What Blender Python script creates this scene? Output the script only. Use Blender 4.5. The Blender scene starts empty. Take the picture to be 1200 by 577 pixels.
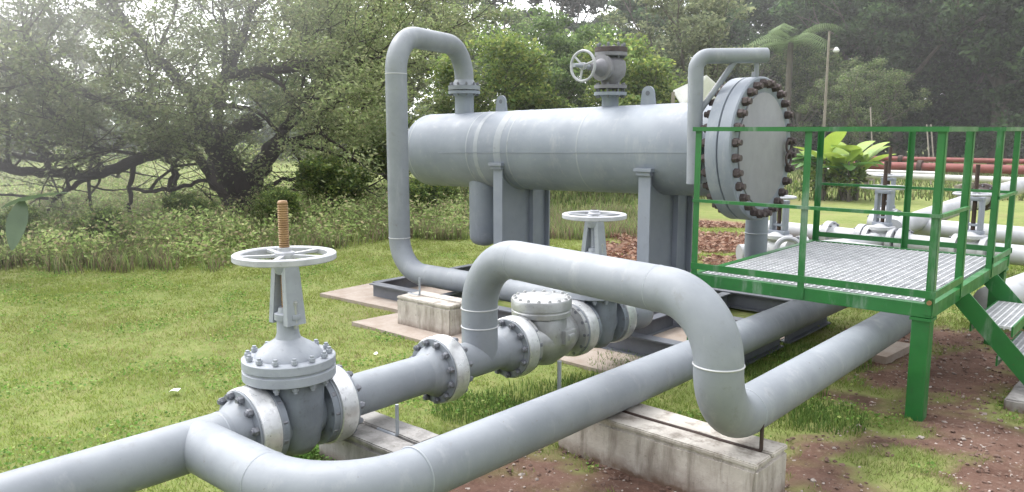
import bpy, bmesh, math, random
import numpy as np
from mathutils import Vector, Matrix, noise
random.seed(7); rng = np.random.default_rng(11)
C = bpy.context.scene.collection
PI = math.pi
# ------------------------------------------------------------------ camera frame
FPX = 930.0; H = 1.8; PITCH = math.atan(137/930.0); PHI = math.radians(41.27)
cr = Vector((math.cos(PHI), math.sin(PHI), 0)); cf = Vector((-math.sin(PHI), math.cos(PHI), 0))
CF = cf*math.cos(PITCH) - Vector((0,0,math.sin(PITCH))); CU = cf*math.sin(PITCH) + Vector((0,0,math.cos(PITCH)))
def at(u, v, w):            # a place in the scene seen in direction (u, v) at depth w metres
    return Vector((0,0,H)) + (CF + cr*((u-600)/FPX) + CU*((288.5-v)/FPX))*w
def gnd(u, w, z=0.0):       # ground place at bearing u, forward distance w
    p = cf*w + cr*((u-600)/FPX*w*1.01); return Vector((p.x, p.y, z))

# ------------------------------------------------------------------ materials
def srgb(c): return tuple(((x/12.92) if x <= .04045 else ((x+.055)/1.055)**2.4) for x in c)
def newmat(name):
    m = bpy.data.materials.new(name); m.use_nodes = True
    nt = m.node_tree; nt.nodes.clear()
    out = nt.nodes.new('ShaderNodeOutputMaterial'); b = nt.nodes.new('ShaderNodeBsdfPrincipled')
    nt.links.new(b.outputs[0], out.inputs[0]); return m, nt, b, out
def nmix(nt, fac, a, b):
    n = nt.nodes.new('ShaderNodeMix'); n.data_type = 'RGBA'; n.clamp_factor = True
    for s, val in ((0, fac), (6, a), (7, b)):
        if isinstance(val, (tuple, list)): n.inputs[s].default_value = (*val[:3], 1)
        elif isinstance(val, (int, float)): n.inputs[s].default_value = val
        else: nt.links.new(val, n.inputs[s])
    return n.outputs[2]
def nnoise(nt, scale, detail=4, rough=.55, stretch=None, kind='Object', off=0):
    tc = nt.nodes.new('ShaderNodeTexCoord'); mp = nt.nodes.new('ShaderNodeMapping')
    nt.links.new(tc.outputs[kind], mp.inputs[0]); mp.inputs[1].default_value = (off, off*.7, off*1.3)
    if stretch: mp.inputs[3].default_value = stretch
    n = nt.nodes.new('ShaderNodeTexNoise'); n.inputs['Scale'].default_value = scale
    n.inputs['Detail'].default_value = detail; n.inputs['Roughness'].default_value = rough
    nt.links.new(mp.outputs[0], n.inputs[0]); return n.outputs[0]
def nramp(nt, x, lo, hi, a=0., b=1.):
    n = nt.nodes.new('ShaderNodeMapRange'); nt.links.new(x, n.inputs[0]); n.clamp = True
    for i, val in enumerate((lo, hi, a, b)): n.inputs[i+1].default_value = val
    return n.outputs[0]
def nbump(nt, b, h, strength, dist=.01):
    n = nt.nodes.new('ShaderNodeBump'); n.inputs['Strength'].default_value = strength; n.inputs['Distance'].default_value = dist
    nt.links.new(h, n.inputs['Height']); nt.links.new(n.outputs[0], b.inputs['Normal'])
def paint(name, c1, c2, dirt=(.12,.11,.10), rough=.45, metal=0., dirt_amt=.5, scale=3., bump=.15, streak=None, dlo=.58, chips=None):
    m, nt, b, out = newmat(name)
    base = nmix(nt, nramp(nt, nnoise(nt, scale, 5, .6), .35, .68), c1, c2)
    d1 = nnoise(nt, scale*4.3, 6, .7, streak, off=3.1)
    base = nmix(nt, nramp(nt, d1, dlo, dlo+.17, 0, dirt_amt), base, dirt)
    if chips:
        base = nmix(nt, nramp(nt, nnoise(nt, 26, 5, .75, off=21), .66, .70, 0, chips[3]), base, chips[:3])
        base = nmix(nt, nramp(nt, nnoise(nt, 7, 6, .7, (1,1,.22), off=33), .56, .74, 0, .35), base, (.42,.43,.44))
    nt.links.new(base, b.inputs['Base Color'])
    nt.links.new(nramp(nt, nnoise(nt, scale*2, 4, .6, off=8), .3, .7, rough-.08, rough+.14), b.inputs['Roughness'])
    b.inputs['Metallic'].default_value = metal
    nbump(nt, b, nnoise(nt, 60, 3, .6, off=5), bump, .002)
    return m
M = {}
M['pipe'] = paint('grey_pipe_paint', (.24,.262,.292), (.185,.204,.232), dirt=(.16,.16,.16), rough=.52, dirt_amt=.5, chips=(.13,.10,.085,.6))
M['vessel'] = paint('vessel_paint', (.238,.268,.312), (.19,.215,.256), dirt=(.31,.33,.36), rough=.56, dirt_amt=.55, scale=2.2, chips=(.12,.10,.09,.45))
M['support'] = paint('support_paint', (.25,.275,.325), (.21,.235,.28), rough=.5, dirt_amt=.3)
M['valve'] = paint('valve_body_paint', (.19,.215,.25), (.13,.148,.175), dirt=(.07,.07,.07), rough=.42, dirt_amt=.6, scale=6, bump=.5)
M['bonnet'] = paint('bonnet_paint', (.31,.335,.375), (.24,.26,.295), dirt=(.10,.10,.10), rough=.48, dirt_amt=.45, scale=7, bump=.4)
M['band'] = paint('silver_band_paint', (.72,.73,.74), (.52,.53,.55), dirt=(.28,.28,.29), rough=.33, metal=.6, dirt_amt=.6, scale=9, bump=.5, dlo=.54)
M['check'] = paint('check_valve_paint', (.45,.46,.47), (.33,.335,.34), dirt=(.17,.165,.155), rough=.36, metal=.6, dirt_amt=.6, scale=8, bump=.5)
M['bolt'] = paint('dark_bolt_steel', (.21,.22,.25), (.12,.125,.14), dirt=(.07,.06,.05), rough=.5, metal=.35, dirt_amt=.6, scale=30)
M['rustbolt'] = paint('rusty_bolt', (.085,.066,.065), (.048,.036,.036), dirt=(.26,.25,.26), rough=.75, dirt_amt=.6, scale=14)
M['wheel'] = paint('handwheel_paint', (.43,.44,.47), (.31,.32,.35), dirt=(.17,.16,.15), rough=.5, dirt_amt=.55, scale=12)
M['brass'] = paint('greased_brass_stem', (.30,.19,.085), (.19,.11,.05), dirt=(.06,.04,.03), rough=.55, metal=.25, dirt_amt=.6, scale=20)
M['rust'] = paint('rusty_rod', (.07,.045,.035), (.035,.025,.022), rough=.8, dirt_amt=.3, scale=20)
M['green'] = paint('green_paint', (.022,.15,.035), (.016,.11,.028), dirt=(.045,.06,.04), rough=.38, dirt_amt=.6, scale=4, chips=(.10,.05,.03,.6))
M['grate'] = paint('galvanised_grating', (.55,.56,.58), (.40,.41,.43), rough=.5, metal=.2, dirt_amt=.4, scale=10)
M['dark'] = paint('dark_channel_paint', (.15,.16,.185), (.10,.108,.13), dirt=(.15,.12,.10), rough=.6, dirt_amt=.4)
M['blind'] = paint('blind_flange_paint', (.27,.275,.295), (.22,.223,.24), dirt=(.15,.13,.125), rough=.55, dirt_amt=.22, scale=2.5)
M['weld'] = paint('weld_bead', (.52,.53,.55), (.42,.43,.45), rough=.5)
M['seam'] = paint('weld_seam_pale', (.30,.325,.36), (.27,.295,.33), rough=.5)
M['topvalve'] = paint('weathered_valve', (.22,.22,.24), (.155,.155,.17), dirt=(.10,.08,.075), rough=.7, dirt_amt=.5, scale=9)
M['white'] = paint('white_pipe', (.60,.59,.58), (.46,.45,.44), rough=.5, dirt_amt=.3)
M['red'] = paint('red_pipe', (.24,.065,.055), (.16,.045,.04), dirt=(.12,.06,.05), rough=.55, dirt_amt=.5)
M['yard'] = paint('yard_pipe_paint', (.43,.44,.46), (.32,.33,.355), dirt=(.19,.18,.17), rough=.45, dirt_amt=.5)
M['pole'] = paint('pole_wood', (.30,.27,.23), (.20,.18,.15), rough=.85)
M['sheet'] = paint('pale_roof_sheet', (.80,.80,.80), (.68,.68,.68), rough=.6, dirt_amt=.15)
M['lamp'] = paint('lamp_head', (.75,.76,.78), (.6,.6,.62), rough=.4)

def concrete_mat(name, c1, c2, stain, streaky=True, rough=.9):
    m, nt, b, out = newmat(name)
    base = nmix(nt, nramp(nt, nnoise(nt, 5, 6, .65), .35, .65), c1, c2)
    if streaky:
        s = nnoise(nt, 9, 5, .65, (1,1,.16), off=2)
        base = nmix(nt, nramp(nt, s, .47, .66, 0, .8), base, stain)
        tc = nt.nodes.new('ShaderNodeTexCoord'); sx = nt.nodes.new('ShaderNodeSeparateXYZ'); nt.links.new(tc.outputs['Object'], sx.inputs[0])
        low = nramp(nt, sx.outputs[2], .015, .09, 1, 0)
        mul = nt.nodes.new('ShaderNodeMath'); mul.operation = 'MULTIPLY'; nt.links.new(low, mul.inputs[0])
        nt.links.new(nramp(nt, nnoise(nt, 14, 4, .6, off=6), .3, .6, .3, 1), mul.inputs[1])
        base = nmix(nt, mul.outputs[0], base, (.13,.085,.06))
    spots = nnoise(nt, 38, 3, .7, off=9)
    base = nmix(nt, nramp(nt, spots, .63, .72, 0, .7), base, (.14,.12,.10))
    nt.links.new(base, b.inputs['Base Color']); b.inputs['Roughness'].default_value = rough
    nbump(nt, b, nnoise(nt, 40, 6, .7, off=1), .5, .006)
    return m
M['conc'] = concrete_mat('whitewashed_concrete', (.53,.50,.455), (.37,.335,.30), (.16,.135,.11))
M['conc2'] = concrete_mat('grey_concrete', (.36,.35,.34), (.26,.25,.245), (.15,.145,.14))
M['pad'] = concrete_mat('stained_slab', (.37,.32,.28), (.28,.225,.185), (.17,.10,.07), False)

def leaf_mat(name, strength=1.0, trans=.35, rough=.6):
    m, nt, b, out = newmat(name)
    a = nt.nodes.new('ShaderNodeAttribute'); a.attribute_name = 'Col'
    nt.links.new(a.outputs['Color'], b.inputs['Base Color']); b.inputs['Roughness'].default_value = rough
    b.inputs['Specular IOR Level'].default_value = .25
    t = nt.nodes.new('ShaderNodeBsdfTranslucent'); nt.links.new(a.outputs['Color'], t.inputs[0])
    mx = nt.nodes.new('ShaderNodeMixShader'); mx.inputs[0].default_value = trans
    nt.links.new(b.outputs[0], mx.inputs[1]); nt.links.new(t.outputs[0], mx.inputs[2]); nt.links.new(mx.outputs[0], out.inputs[0])
    return m
M['leaf'] = leaf_mat('leaves', trans=.48); M['grassblade'] = leaf_mat('grass_blades', trans=.4)
def bark(name, c1, c2):
    m, nt, b, out = newmat(name)
    nt.links.new(nmix(nt, nramp(nt, nnoise(nt, 7, 6, .7, (1,1,.3)), .35, .65), c1, c2), b.inputs['Base Color'])
    b.inputs['Roughness'].default_value = .9; nbump(nt, b, nnoise(nt, 18, 5, .7, (1,1,.25)), .8, .03); return m
M['bark'] = bark('dark_bark', (.055,.042,.038), (.028,.021,.02)); M['bark2'] = bark('grey_bark', (.16,.14,.12), (.08,.07,.06))

# ------------------------------------------------------------------ object helpers
W = {}
def link(o, parent):
    C.objects.link(o)
    if parent is not None: o.parent = parent
def tag(o, label=None, cat=None, group=None, kind=None):
    if label: o['label'] = label
    if cat: o['category'] = cat
    if group: o['group'] = group
    if kind: o['kind'] = kind
    return o
def thing(name, label, cat, loc=(0,0,0), rz=0, group=None):
    o = bpy.data.objects.new(name, None); link(o, None); o.empty_display_size = .1
    o.location = loc; o.rotation_euler = (0,0,rz)
    W[o] = Matrix.Translation(Vector(loc)) @ Matrix.Rotation(rz, 4, 'Z')
    return tag(o, label, cat, group)
def obj(name, bm, mat, parent=None, smooth=True, sharp=.6, loc=None, label=None):
    """links a bmesh (in world coordinates) as one mesh object under parent"""
    if parent is None:
        W0 = Matrix.Translation(Vector(loc)) if loc is not None else Matrix()
    else: W0 = W[parent]
    bm.transform(W0.inverted())
    bmesh.ops.recalc_face_normals(bm, faces=bm.faces)
    for f in bm.faces: f.smooth = smooth
    if smooth:
        for e in bm.edges:
            if len(e.link_faces) == 2 and e.calc_face_angle(0) > sharp: e.smooth = False
    me = bpy.data.meshes.new(name); bm.to_mesh(me); bm.free()
    o = bpy.data.objects.new(name, me); me.materials.append(mat); link(o, parent); W[o] = W0
    if parent is None: o.matrix_world = W0
    if label: o['label'] = label
    return o
def inst(name, mesh, parent, Mw):
    o = bpy.data.objects.new(name, mesh); link(o, parent); o.matrix_basis = W[parent].inverted() @ Mw; W[o] = Mw; return o
def frame(axis):
    a = Vector(axis).normalized(); r = Vector((0,0,1)) if abs(a.z) < .9 else Vector((1,0,0))
    x = r.cross(a).normalized(); return x, a.cross(x), a
def BM(): return bmesh.new()
def lathe(bm, prof, org, axis, segs=40):
    """prof: list of (radius, distance along axis)"""
    x, y, a = frame(axis); org = Vector(org); rings = []
    for r, t in prof:
        if r < 1e-5: rings.append([bm.verts.new(org + a*t)])
        else: rings.append([bm.verts.new(org + a*t + (x*math.cos(2*PI*k/segs) + y*math.sin(2*PI*k/segs))*r) for k in range(segs)])
    for A, B in zip(rings, rings[1:]):
        if len(A) == 1 and len(B) == 1: continue
        for k in range(segs):
            j = (k+1) % segs
            if len(A) == 1: bm.faces.new((A[0], B[j], B[k]))
            elif len(B) == 1: bm.faces.new((A[k], A[j], B[0]))
            else: bm.faces.new((A[k], A[j], B[j], B[k]))
    return bm
def cyl(bm, p, q, r, segs=24, r2=None):
    p, q = Vector(p), Vector(q); L = (q-p).length
    return lathe(bm, [(0,0),(r,0),(r if r2 is None else r2,L),(0,L)], p, q-p, segs)
def box(bm, c, size, rz=0, ax=None, bev=0):
    Mx = Matrix.Translation(Vector(c)) @ (ax if ax is not None else Matrix.Rotation(rz, 4, 'Z')) @ Matrix.Diagonal((*size, 1))
    r = bmesh.ops.create_cube(bm, size=1, matrix=Mx)
    if bev:
        es = set(e for v in r['verts'] for e in v.link_edges)
        bmesh.ops.bevel(bm, geom=list(es), offset=bev, segments=2, affect='EDGES', profile=.6)
    return bm
def bar(bm, p, q, w, h, up=(0,0,1)):
    p, q = Vector(p), Vector(q); a = (q-p); L = a.length; a.normalize(); u = Vector(up)
    s = a.cross(u).normalized(); u = s.cross(a)
    R = Matrix((s, a, u)).transposed().to_4x4()
    return box(bm, (p+q)/2, (w, L, h), ax=R)
def rounded(pts, rads, n=14):
    pts = [Vector(p) for p in pts]; out = [pts[0]]
    for i in range(1, len(pts)-1):
        R = rads if isinstance(rads, (int, float)) else rads[i-1]
        a = (pts[i-1]-pts[i]).normalized(); b = (pts[i+1]-pts[i]).normalized(); th = a.angle(b)
        t = R/math.tan(th/2); s = pts[i]+a*t; c = pts[i] + (a+b).normalized()*(R/math.sin(th/2))
        v0 = s-c; v1 = pts[i]+b*t-c; ang = v0.angle(v1); ax = v0.cross(v1).normalized()
        for k in range(n+1): out.append(c + Matrix.Rotation(ang*k/n, 3, ax) @ v0)
    out.append(pts[-1]); return out
def sweep(bm, pts, rad, segs=40, cap=True):
    pts = [Vector(p) for p in pts]; n = len(pts); rings = []
    tan = [(pts[min(i+1,n-1)]-pts[max(i-1,0)]).normalized() for i in range(n)]
    x, y, a = frame(tan[0])
    for i in range(n):
        t = tan[i]; x = (x - t*x.dot(t)).normalized(); y = t.cross(x)
        r = rad if isinstance(rad, (int, float)) else rad[i]
        rings.append([bm.verts.new(pts[i] + (x*math.cos(2*PI*k/segs)+y*math.sin(2*PI*k/segs))*r) for k in range(segs)])
    for A, B in zip(rings, rings[1:]):
        for k in range(segs): bm.faces.new((A[k], A[(k+1)%segs], B[(k+1)%segs], B[k]))
    if cap: bm.faces.new(rings[0][::-1]); bm.faces.new(rings[-1])
    return bm
def torus(bm, c, axis, R, r, segs=40, m=8, sy=1.0):
    x, y, a = frame(axis); c = Vector(c); rings = []
    for k in range(segs):
        d = x*math.cos(2*PI*k/segs)+y*math.sin(2*PI*k/segs)
        rings.append([bm.verts.new(c + d*(R+r*math.cos(2*PI*j/m)) + a*(r*sy*math.sin(2*PI*j/m))) for j in range(m)])
    for k in range(segs):
        A, B = rings[k], rings[(k+1)%segs]
        for j in range(m): bm.faces.new((A[j], B[j], B[(j+1)%m], A[(j+1)%m]))
    return bm
def bolt_mesh(name, mat, L, nut=.016, nh=.02, rod=.011, over=.012):
    bm = BM(); lathe(bm, [(0,-L/2-nh-over),(rod,-L/2-nh-over),(rod,L/2+nh+over),(0,L/2+nh+over)], (0,0,0), (0,0,1), 10)
    for s in (-1, 1):
        lathe(bm, [(0,s*L/2),(nut,s*L/2),(nut,s*(L/2+nh*.85)),(nut*.86,s*(L/2+nh)),(0,s*(L/2+nh))], (0,0,0), (0,0,1), 6)
    me = bpy.data.meshes.new(name); bmesh.ops.recalc_face_normals(bm, faces=bm.faces); bm.to_mesh(me); bm.free(); me.materials.append(mat); return me
def bolts(mesh, parent, c, axis, R, n, ph=0, name='bolt'):
    x, y, a = frame(axis); c = Vector(c); rot = Matrix((x, y, a)).transposed().to_4x4()
    for k in range(n):
        t = 2*PI*(k+.5)/n+ph
        inst(name, mesh, parent, Matrix.Translation(c+(x*math.cos(t)+y*math.sin(t))*R) @ rot @ Matrix.Rotation(random.uniform(0,1), 4, 'Z'))
def welds(parent, spots, mat='weld', t=.0048):
    for c, axis, r in spots:
        obj('weld_bead', torus(BM(), c, axis, r, t, 48, 6), M[mat], parent)

# ------------------------------------------------------------------ ground masks
BL = [((560,577),.55),((480,577),.4),((650,560),.5),((760,577),.6),((850,600),.6),((700,540),.35),((980,560),.35),((960,530),.25),
      ((1060,520),.45),((1130,500),.55),((1190,520),.5),((1170,577),.6),((1040,440),.5),((1110,440),.6),((1020,410),.5),((1150,420),.5),((1080,400),.6),
      ((1190,400),.5),((1000,577),.3),((930,480),.18),((360,540),.3),((600,577),.5),((1100,560),.4),((1200,560),.5),((1000,470),.3)]
def g_at(u, v):
    d = CF + cr*((u-600)/FPX) + CU*((288.5-v)/FPX); return Vector((0,0,H)) + d*(-H/d.z)
blobs = [(g_at(*b[0]), b[1]) for b in BL]
lit = [(g_at(850,285),1.1),(g_at(730,292),.6),(g_at(780,280),1.0),(g_at(900,290),.8),(g_at(930,275),.6),(g_at(760,300),.7),(g_at(830,262),.8),(g_at(880,310),.7)]
gr = [(g_at(1050,560),.28),(g_at(1075,540),.2),(g_at(1010,545),.15),(g_at(1040,500),.2),(g_at(620,470),.3),(g_at(960,480),.3),(g_at(880,440),.4)]
def fields(x, y):
    n = noise.noise(Vector((x*1.9,y*1.9,0)))*.5 + noise.noise(Vector((x*5.1,y*5.1,4)))*.35 + noise.noise(Vector((x*13,y*13,9)))*.25
    d = max([1.15-((x-p.x)**2+(y-p.y)**2)**.5/r for p, r in blobs]); g = max([1.1-((x-p.x)**2+(y-p.y)**2)**.5/r for p, r in gr])
    l = max([1.1-((x-p.x)**2+(y-p.y)**2)**.5/r for p, r in lit])
    d = min(1, max(0, (d+n*1.35)*1.7)); g = min(1, max(0, (g+n*1.3)*2.0)); l = min(1, max(0, (l+n*.6)*2.5))
    return max(0, d-g), l
# local ground grid: x -11..2, y 0..15
GX0, GX1, GY0, GY1, GS = -13.0, 3.0, -1.0, 15.0, .08
nx = int((GX1-GX0)/GS)+1; ny = int((GY1-GY0)/GS)+1
dirtA = np.zeros((nx, ny)); litA = np.zeros((nx, ny)); hA = np.zeros((nx, ny))
for i in range(nx):
    x = GX0+i*GS
    for j in range(ny):
        y = GY0+j*GS
        if x > -5.5 and y < 13 or (x > -9 and y > 7): dirtA[i,j], litA[i,j] = fields(x, y)
        edge = min(1, (x-GX0)/1.5, (GX1-x)/1.5, (y-GY0)/1.5, (GY1-y)/1.5)
        hA[i,j] = edge*(.018*noise.noise(Vector((x*.8,y*.8,2))) + .010*noise.noise(Vector((x*4,y*4,7))) + (.012*noise.noise(Vector((x*11,y*11,3))) if dirtA[i,j] > .3 else 0))
def samp(A, x, y):
    i = np.clip(((x-GX0)/GS).astype(int), 0, nx-1); j = np.clip(((y-GY0)/GS).astype(int), 0, ny-1)
    out = A[i, j]; inside = (x > GX0) & (x < GX1) & (y > GY0) & (y < GY1)
    return np.where(inside, out, 0)
def np_mesh(name, V, F, mat, colors=None, parent=None, smooth=False):
    me = bpy.data.meshes.new(name); V = np.asarray(V, dtype=np.float32); F = np.asarray(F, dtype=np.int32); k = F.shape[1]
    me.vertices.add(len(V)); me.vertices.foreach_set('co', V.ravel())
    me.loops.add(F.size); me.loops.foreach_set('vertex_index', F.ravel())
    me.polygons.add(len(F)); me.polygons.foreach_set('loop_start', np.arange(len(F), dtype=np.int32)*k)
    me.polygons.foreach_set('use_smooth', np.full(len(F), smooth))
    me.update(calc_edges=True)
    if colors is not None:
        at_ = me.color_attributes.new('Col', 'FLOAT_COLOR', 'POINT')
        c = np.ones((len(V), 4), dtype=np.float32); c[:, :3] = colors; at_.data.foreach_set('color', c.ravel())
    if mat: me.materials.append(mat)
    return me
def mobj(name, me, parent=None, loc=None, rz=0, sc=1):
    o = bpy.data.objects.new(name, me); link(o, parent)
    if loc is not None: o.location = loc
    o.rotation_euler[2] = rz; o.scale = (sc,)*3 if isinstance(sc, (int, float)) else sc
    W[o] = Matrix(); return o

# ground = one sheet: fine grid near, coarse ring to the horizon
ii, jj = np.meshgrid(np.arange(nx), np.arange(ny), indexing='ij')
V = np.stack([GX0+ii*GS, GY0+jj*GS, hA], -1).reshape(-1, 3)
idx = (ii*ny+jj); F = np.stack([idx[:-1,:-1], idx[1:,:-1], idx[1:,1:], idx[:-1,1:]], -1).reshape(-1, 4)
far = 700.0
o0 = len(V); V = np.vstack([V, [[GX0,GY0,0],[GX1,GY0,0],[GX1,GY1,0],[GX0,GY1,0],[-far,-far,0],[far,-far,0],[far,far,0],[-far,far,0]]])
F = np.vstack([F, [[o0+4,o0+5,o0+1,o0],[o0+5,o0+6,o0+2,o0+1],[o0+6,o0+7,o0+3,o0+2],[o0+7,o0+4,o0,o0+3]]])
gc = np.zeros((len(V), 3)); gc[:o0,0] = dirtA.reshape(-1); gc[:o0,1] = litA.reshape(-1)
m, nt, b, out = newmat('ground_soil_and_turf')
a = nt.nodes.new('ShaderNodeAttribute'); a.attribute_name = 'Col'; sp = nt.nodes.new('ShaderNodeSeparateColor'); nt.links.new(a.outputs['Color'], sp.inputs[0])
turf = nmix(nt, nramp(nt, nnoise(nt, .9, 6, .7), .36, .64), (.14,.19,.05), (.22,.26,.085))
turf = nmix(nt, nramp(nt, nnoise(nt, 9, 6, .75, off=4), .45, .72, 0, .7), turf, (.30,.27,.13))
turf = nmix(nt, nramp(nt, nnoise(nt, .35, 4, .6, off=14), .55, .7, 0, .55), turf, (.22,.18,.10))
soil = nmix(nt, nramp(nt, nnoise(nt, 4, 8, .75, off=1), .35, .65), (.10,.056,.042), (.185,.115,.09))
soil = nmix(nt, nramp(nt, nnoise(nt, 30, 5, .8, off=7), .56, .70, 0, .75), soil, (.33,.26,.22))
soil = nmix(nt, nramp(nt, nnoise(nt, 2.2, 5, .7, off=11), .55, .68, 0, .7), soil, (.055,.035,.028))
litc = nmix(nt, nramp(nt, nnoise(nt, 25, 6, .8, off=3), .4, .62), (.17,.09,.06), (.34,.22,.17))
g = nmix(nt, sp.outputs[0], turf, soil); g = nmix(nt, sp.outputs[1], g, litc)
nt.links.new(g, b.inputs['Base Color']); b.inputs['Roughness'].default_value = .95; b.inputs['Specular IOR Level'].default_value = .15
nbump(nt, b, nnoise(nt, 22, 8, .8), .7, .03)
ground = mobj('ground', np_mesh('ground', V, F, m, gc, smooth=True)); tag(ground, kind='structure')

# ------------------------------------------------------------------ grass blades
GB = 620000
d = 2.0 + (15-2.0)*rng.random(GB)**.82; ang = (rng.random(GB)-.5)*2*math.radians(41)
px = cf.x*np.cos(ang)*d + cr.x*np.sin(ang)*d; py = cf.y*np.cos(ang)*d + cr.y*np.sin(ang)*d
def vnoise(x, y, s, seed):
    r = np.random.default_rng(seed); out = np.zeros_like(x)
    for k in range(9):
        t = r.random()*2*PI; f_ = s*(.5+r.random()*1.6); out += np.sin((x*math.cos(t)+y*math.sin(t))*f_+r.random()*9)
    return out/9*2
nz = vnoise(px, py, 4.0, 1)*.6 + vnoise(px, py, 14.0, 2)*.5
den = 1 - np.clip(samp(dirtA, px, py)*1.25, 0, 1) - np.clip(samp(litA, px, py), 0, 1)
keep = (rng.random(GB) < np.clip(den, .0, 1)*(.62+.4*np.clip(nz, -1, 1)))
bad = ((px > -7.12)&(px < -5.88)&(py > 5.0)&(py < 6.6)) | ((px > -5.84)&(px < -4.54)&(py > 4.42)&(py < 5.2)) | ((px > -6.6)&(px<-2.6)&(py>5.2)&(py<7.45))
keep &= ~bad
px, py, d, nz = px[keep], py[keep], d[keep], nz[keep]; n = len(px)
th = rng.random(n)*2*PI; hgt = (.012+.021*rng.random(n))*(1+.35*np.clip(nz,-1,1)); hgt *= np.where(px > -3.2, 1.25, 1.0)
wd = .0013+.00030*d; lean = (rng.random((n, 2))-.5)*hgt[:, None]*1.9
z0 = samp(hA, px, py); B0 = np.stack([px-np.cos(th)*wd, py-np.sin(th)*wd, z0-.003], -1); B1 = np.stack([px+np.cos(th)*wd, py+np.sin(th)*wd, z0-.003], -1)
T = np.stack([px+lean[:,0], py+lean[:,1], z0+hgt], -1)
V = np.stack([B0, B1, T], 1).reshape(-1, 3); F = np.arange(3*n).reshape(-1, 3)
t = rng.random(n)[:, None]; big = np.clip(vnoise(px, py, 1.1, 5)*.6+.5, 0, 1)[:, None]
c0 = np.array([.23,.325,.065]); c1 = np.array([.41,.49,.12]); dry = np.array([.42,.36,.19]); dk = np.array([.10,.20,.045])
col = c0*(1-t)+c1*t; col = col*(1-.35*big)+np.array([.25,.25,.07])*.35*big
isd = (rng.random(n) < .08+.26*np.clip(vnoise(px, py, .8, 9), 0, 1))[:, None]; col = np.where(isd, dry, col)
lush = (px > -3.3)[:, None]; col = np.where(lush, col*.7+dk*.3, col)
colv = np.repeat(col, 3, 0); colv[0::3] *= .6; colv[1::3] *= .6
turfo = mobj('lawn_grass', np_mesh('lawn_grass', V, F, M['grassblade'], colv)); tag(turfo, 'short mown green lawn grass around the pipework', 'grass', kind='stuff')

def tall_blades(name, pts, h, w, cols, label, cat='grass'):
    """pts Nx2 ; curved blades of tall weeds"""
    n = len(pts); th = rng.random(n)*2*PI; hh = h*(.5+.7*rng.random(n)); ln = (rng.random((n,2))-.5)*hh[:,None]*1.1
    x, y = pts[:,0], pts[:,1]; cx, cy = np.cos(th)*w, np.sin(th)*w; z = np.zeros(n)
    A = np.stack([x-cx, y-cy, z-.02], -1); Bq = np.stack([x+cx, y+cy, z-.02], -1)
    Cc = np.stack([x+cx*.8+ln[:,0]*.4, y+cy*.8+ln[:,1]*.4, hh*.6], -1); D = np.stack([x-cx*.8+ln[:,0]*.4, y-cy*.8+ln[:,1]*.4, hh*.6], -1)
    E = np.stack([x+ln[:,0], y+ln[:,1], hh], -1); E2 = E+np.stack([cx*.2, cy*.2, z], -1)
    V = np.stack([A,Bq,Cc,D,E,E2], 1).reshape(-1,3); b_ = (np.arange(n)*6)[:,None]
    F = np.concatenate([b_+np.array([0,1,2,3]), b_+np.array([3,2,5,4])], 0)
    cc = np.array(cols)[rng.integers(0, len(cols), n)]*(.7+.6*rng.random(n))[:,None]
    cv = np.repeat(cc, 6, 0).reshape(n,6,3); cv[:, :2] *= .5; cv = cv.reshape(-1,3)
    o = mobj(name, np_mesh(name, V, F, M['grassblade'], cv)); tag(o, label, cat, kind='stuff'); return o

# ------------------------------------------------------------------ foliage
def leaf_mesh(name, P, size, cols, up=.35, aspect=.5, shade=None, parent=None):
    n = len(P); a = rng.normal(size=(n,3)); a[:,2] *= (1-up); a /= np.linalg.norm(a, axis=1)[:,None]
    b_ = rng.normal(size=(n,3)); b_ -= a*(a*b_).sum(1)[:,None]; b_ /= np.linalg.norm(b_, axis=1)[:,None]
    s = (size*(.6+.8*rng.random(n)))[:,None]; a = a*s; b_ = b_*s*aspect
    P = np.asarray(P); V = np.stack([P-a*.5, P+b_*.5, P+a*.5, P-b_*.5], 1).reshape(-1,3)
    F = np.arange(4*n).reshape(-1,4)
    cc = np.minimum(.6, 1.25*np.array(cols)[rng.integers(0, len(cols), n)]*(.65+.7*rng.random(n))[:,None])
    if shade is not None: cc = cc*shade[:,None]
    return np_mesh(name, V, F, M['leaf'], np.repeat(cc, 4, 0))
def clumps(centers, radii, per, flat=.75):
    """leaf positions in ragged clumps round each centre"""
    out = []; sh = []
    for c, r in zip(centers, radii):
        k = int(per*(.6+.8*random.random())); q = rng.normal(size=(k,3)); q /= np.linalg.norm(q,axis=1)[:,None]
        rr = r*rng.random(k)**.45; q = q*rr[:,None]; q[:,2] *= flat
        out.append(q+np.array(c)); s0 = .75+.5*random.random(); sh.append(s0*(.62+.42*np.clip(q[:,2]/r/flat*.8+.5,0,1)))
    return np.vstack(out), np.concatenate(sh)
def grow(bm, p, dirv, L, r, depth, tips, spread=.6, up=.15, segs=6):
    pts = [p]; d_ = dirv.normalized(); n = 4
    for k in range(n):
        d_ = (d_ + Vector((random.uniform(-1,1),random.uniform(-1,1),random.uniform(-.6,.8)+up))*.22).normalized(); pts.append(pts[-1]+d_*(L/n))
    rr = [r*(1-.5*k/n) for k in range(n+1)]
    sweep(bm, pts, rr, segs, cap=False)
    if depth == 0: tips.append(pts[-1]); return
    tips.append(pts[2]) if depth == 1 else None
    for k in range(random.choice((2,3,3))):
        nd = (d_ + Vector((random.uniform(-1,1),random.uniform(-1,1),random.uniform(-.5,.7)+up))*spread*1.5).normalized()
        grow(bm, pts[-1 if k < 2 else 2], nd, L*random.uniform(.62,.85), r*.5, depth-1, tips, spread, up, segs)
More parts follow.
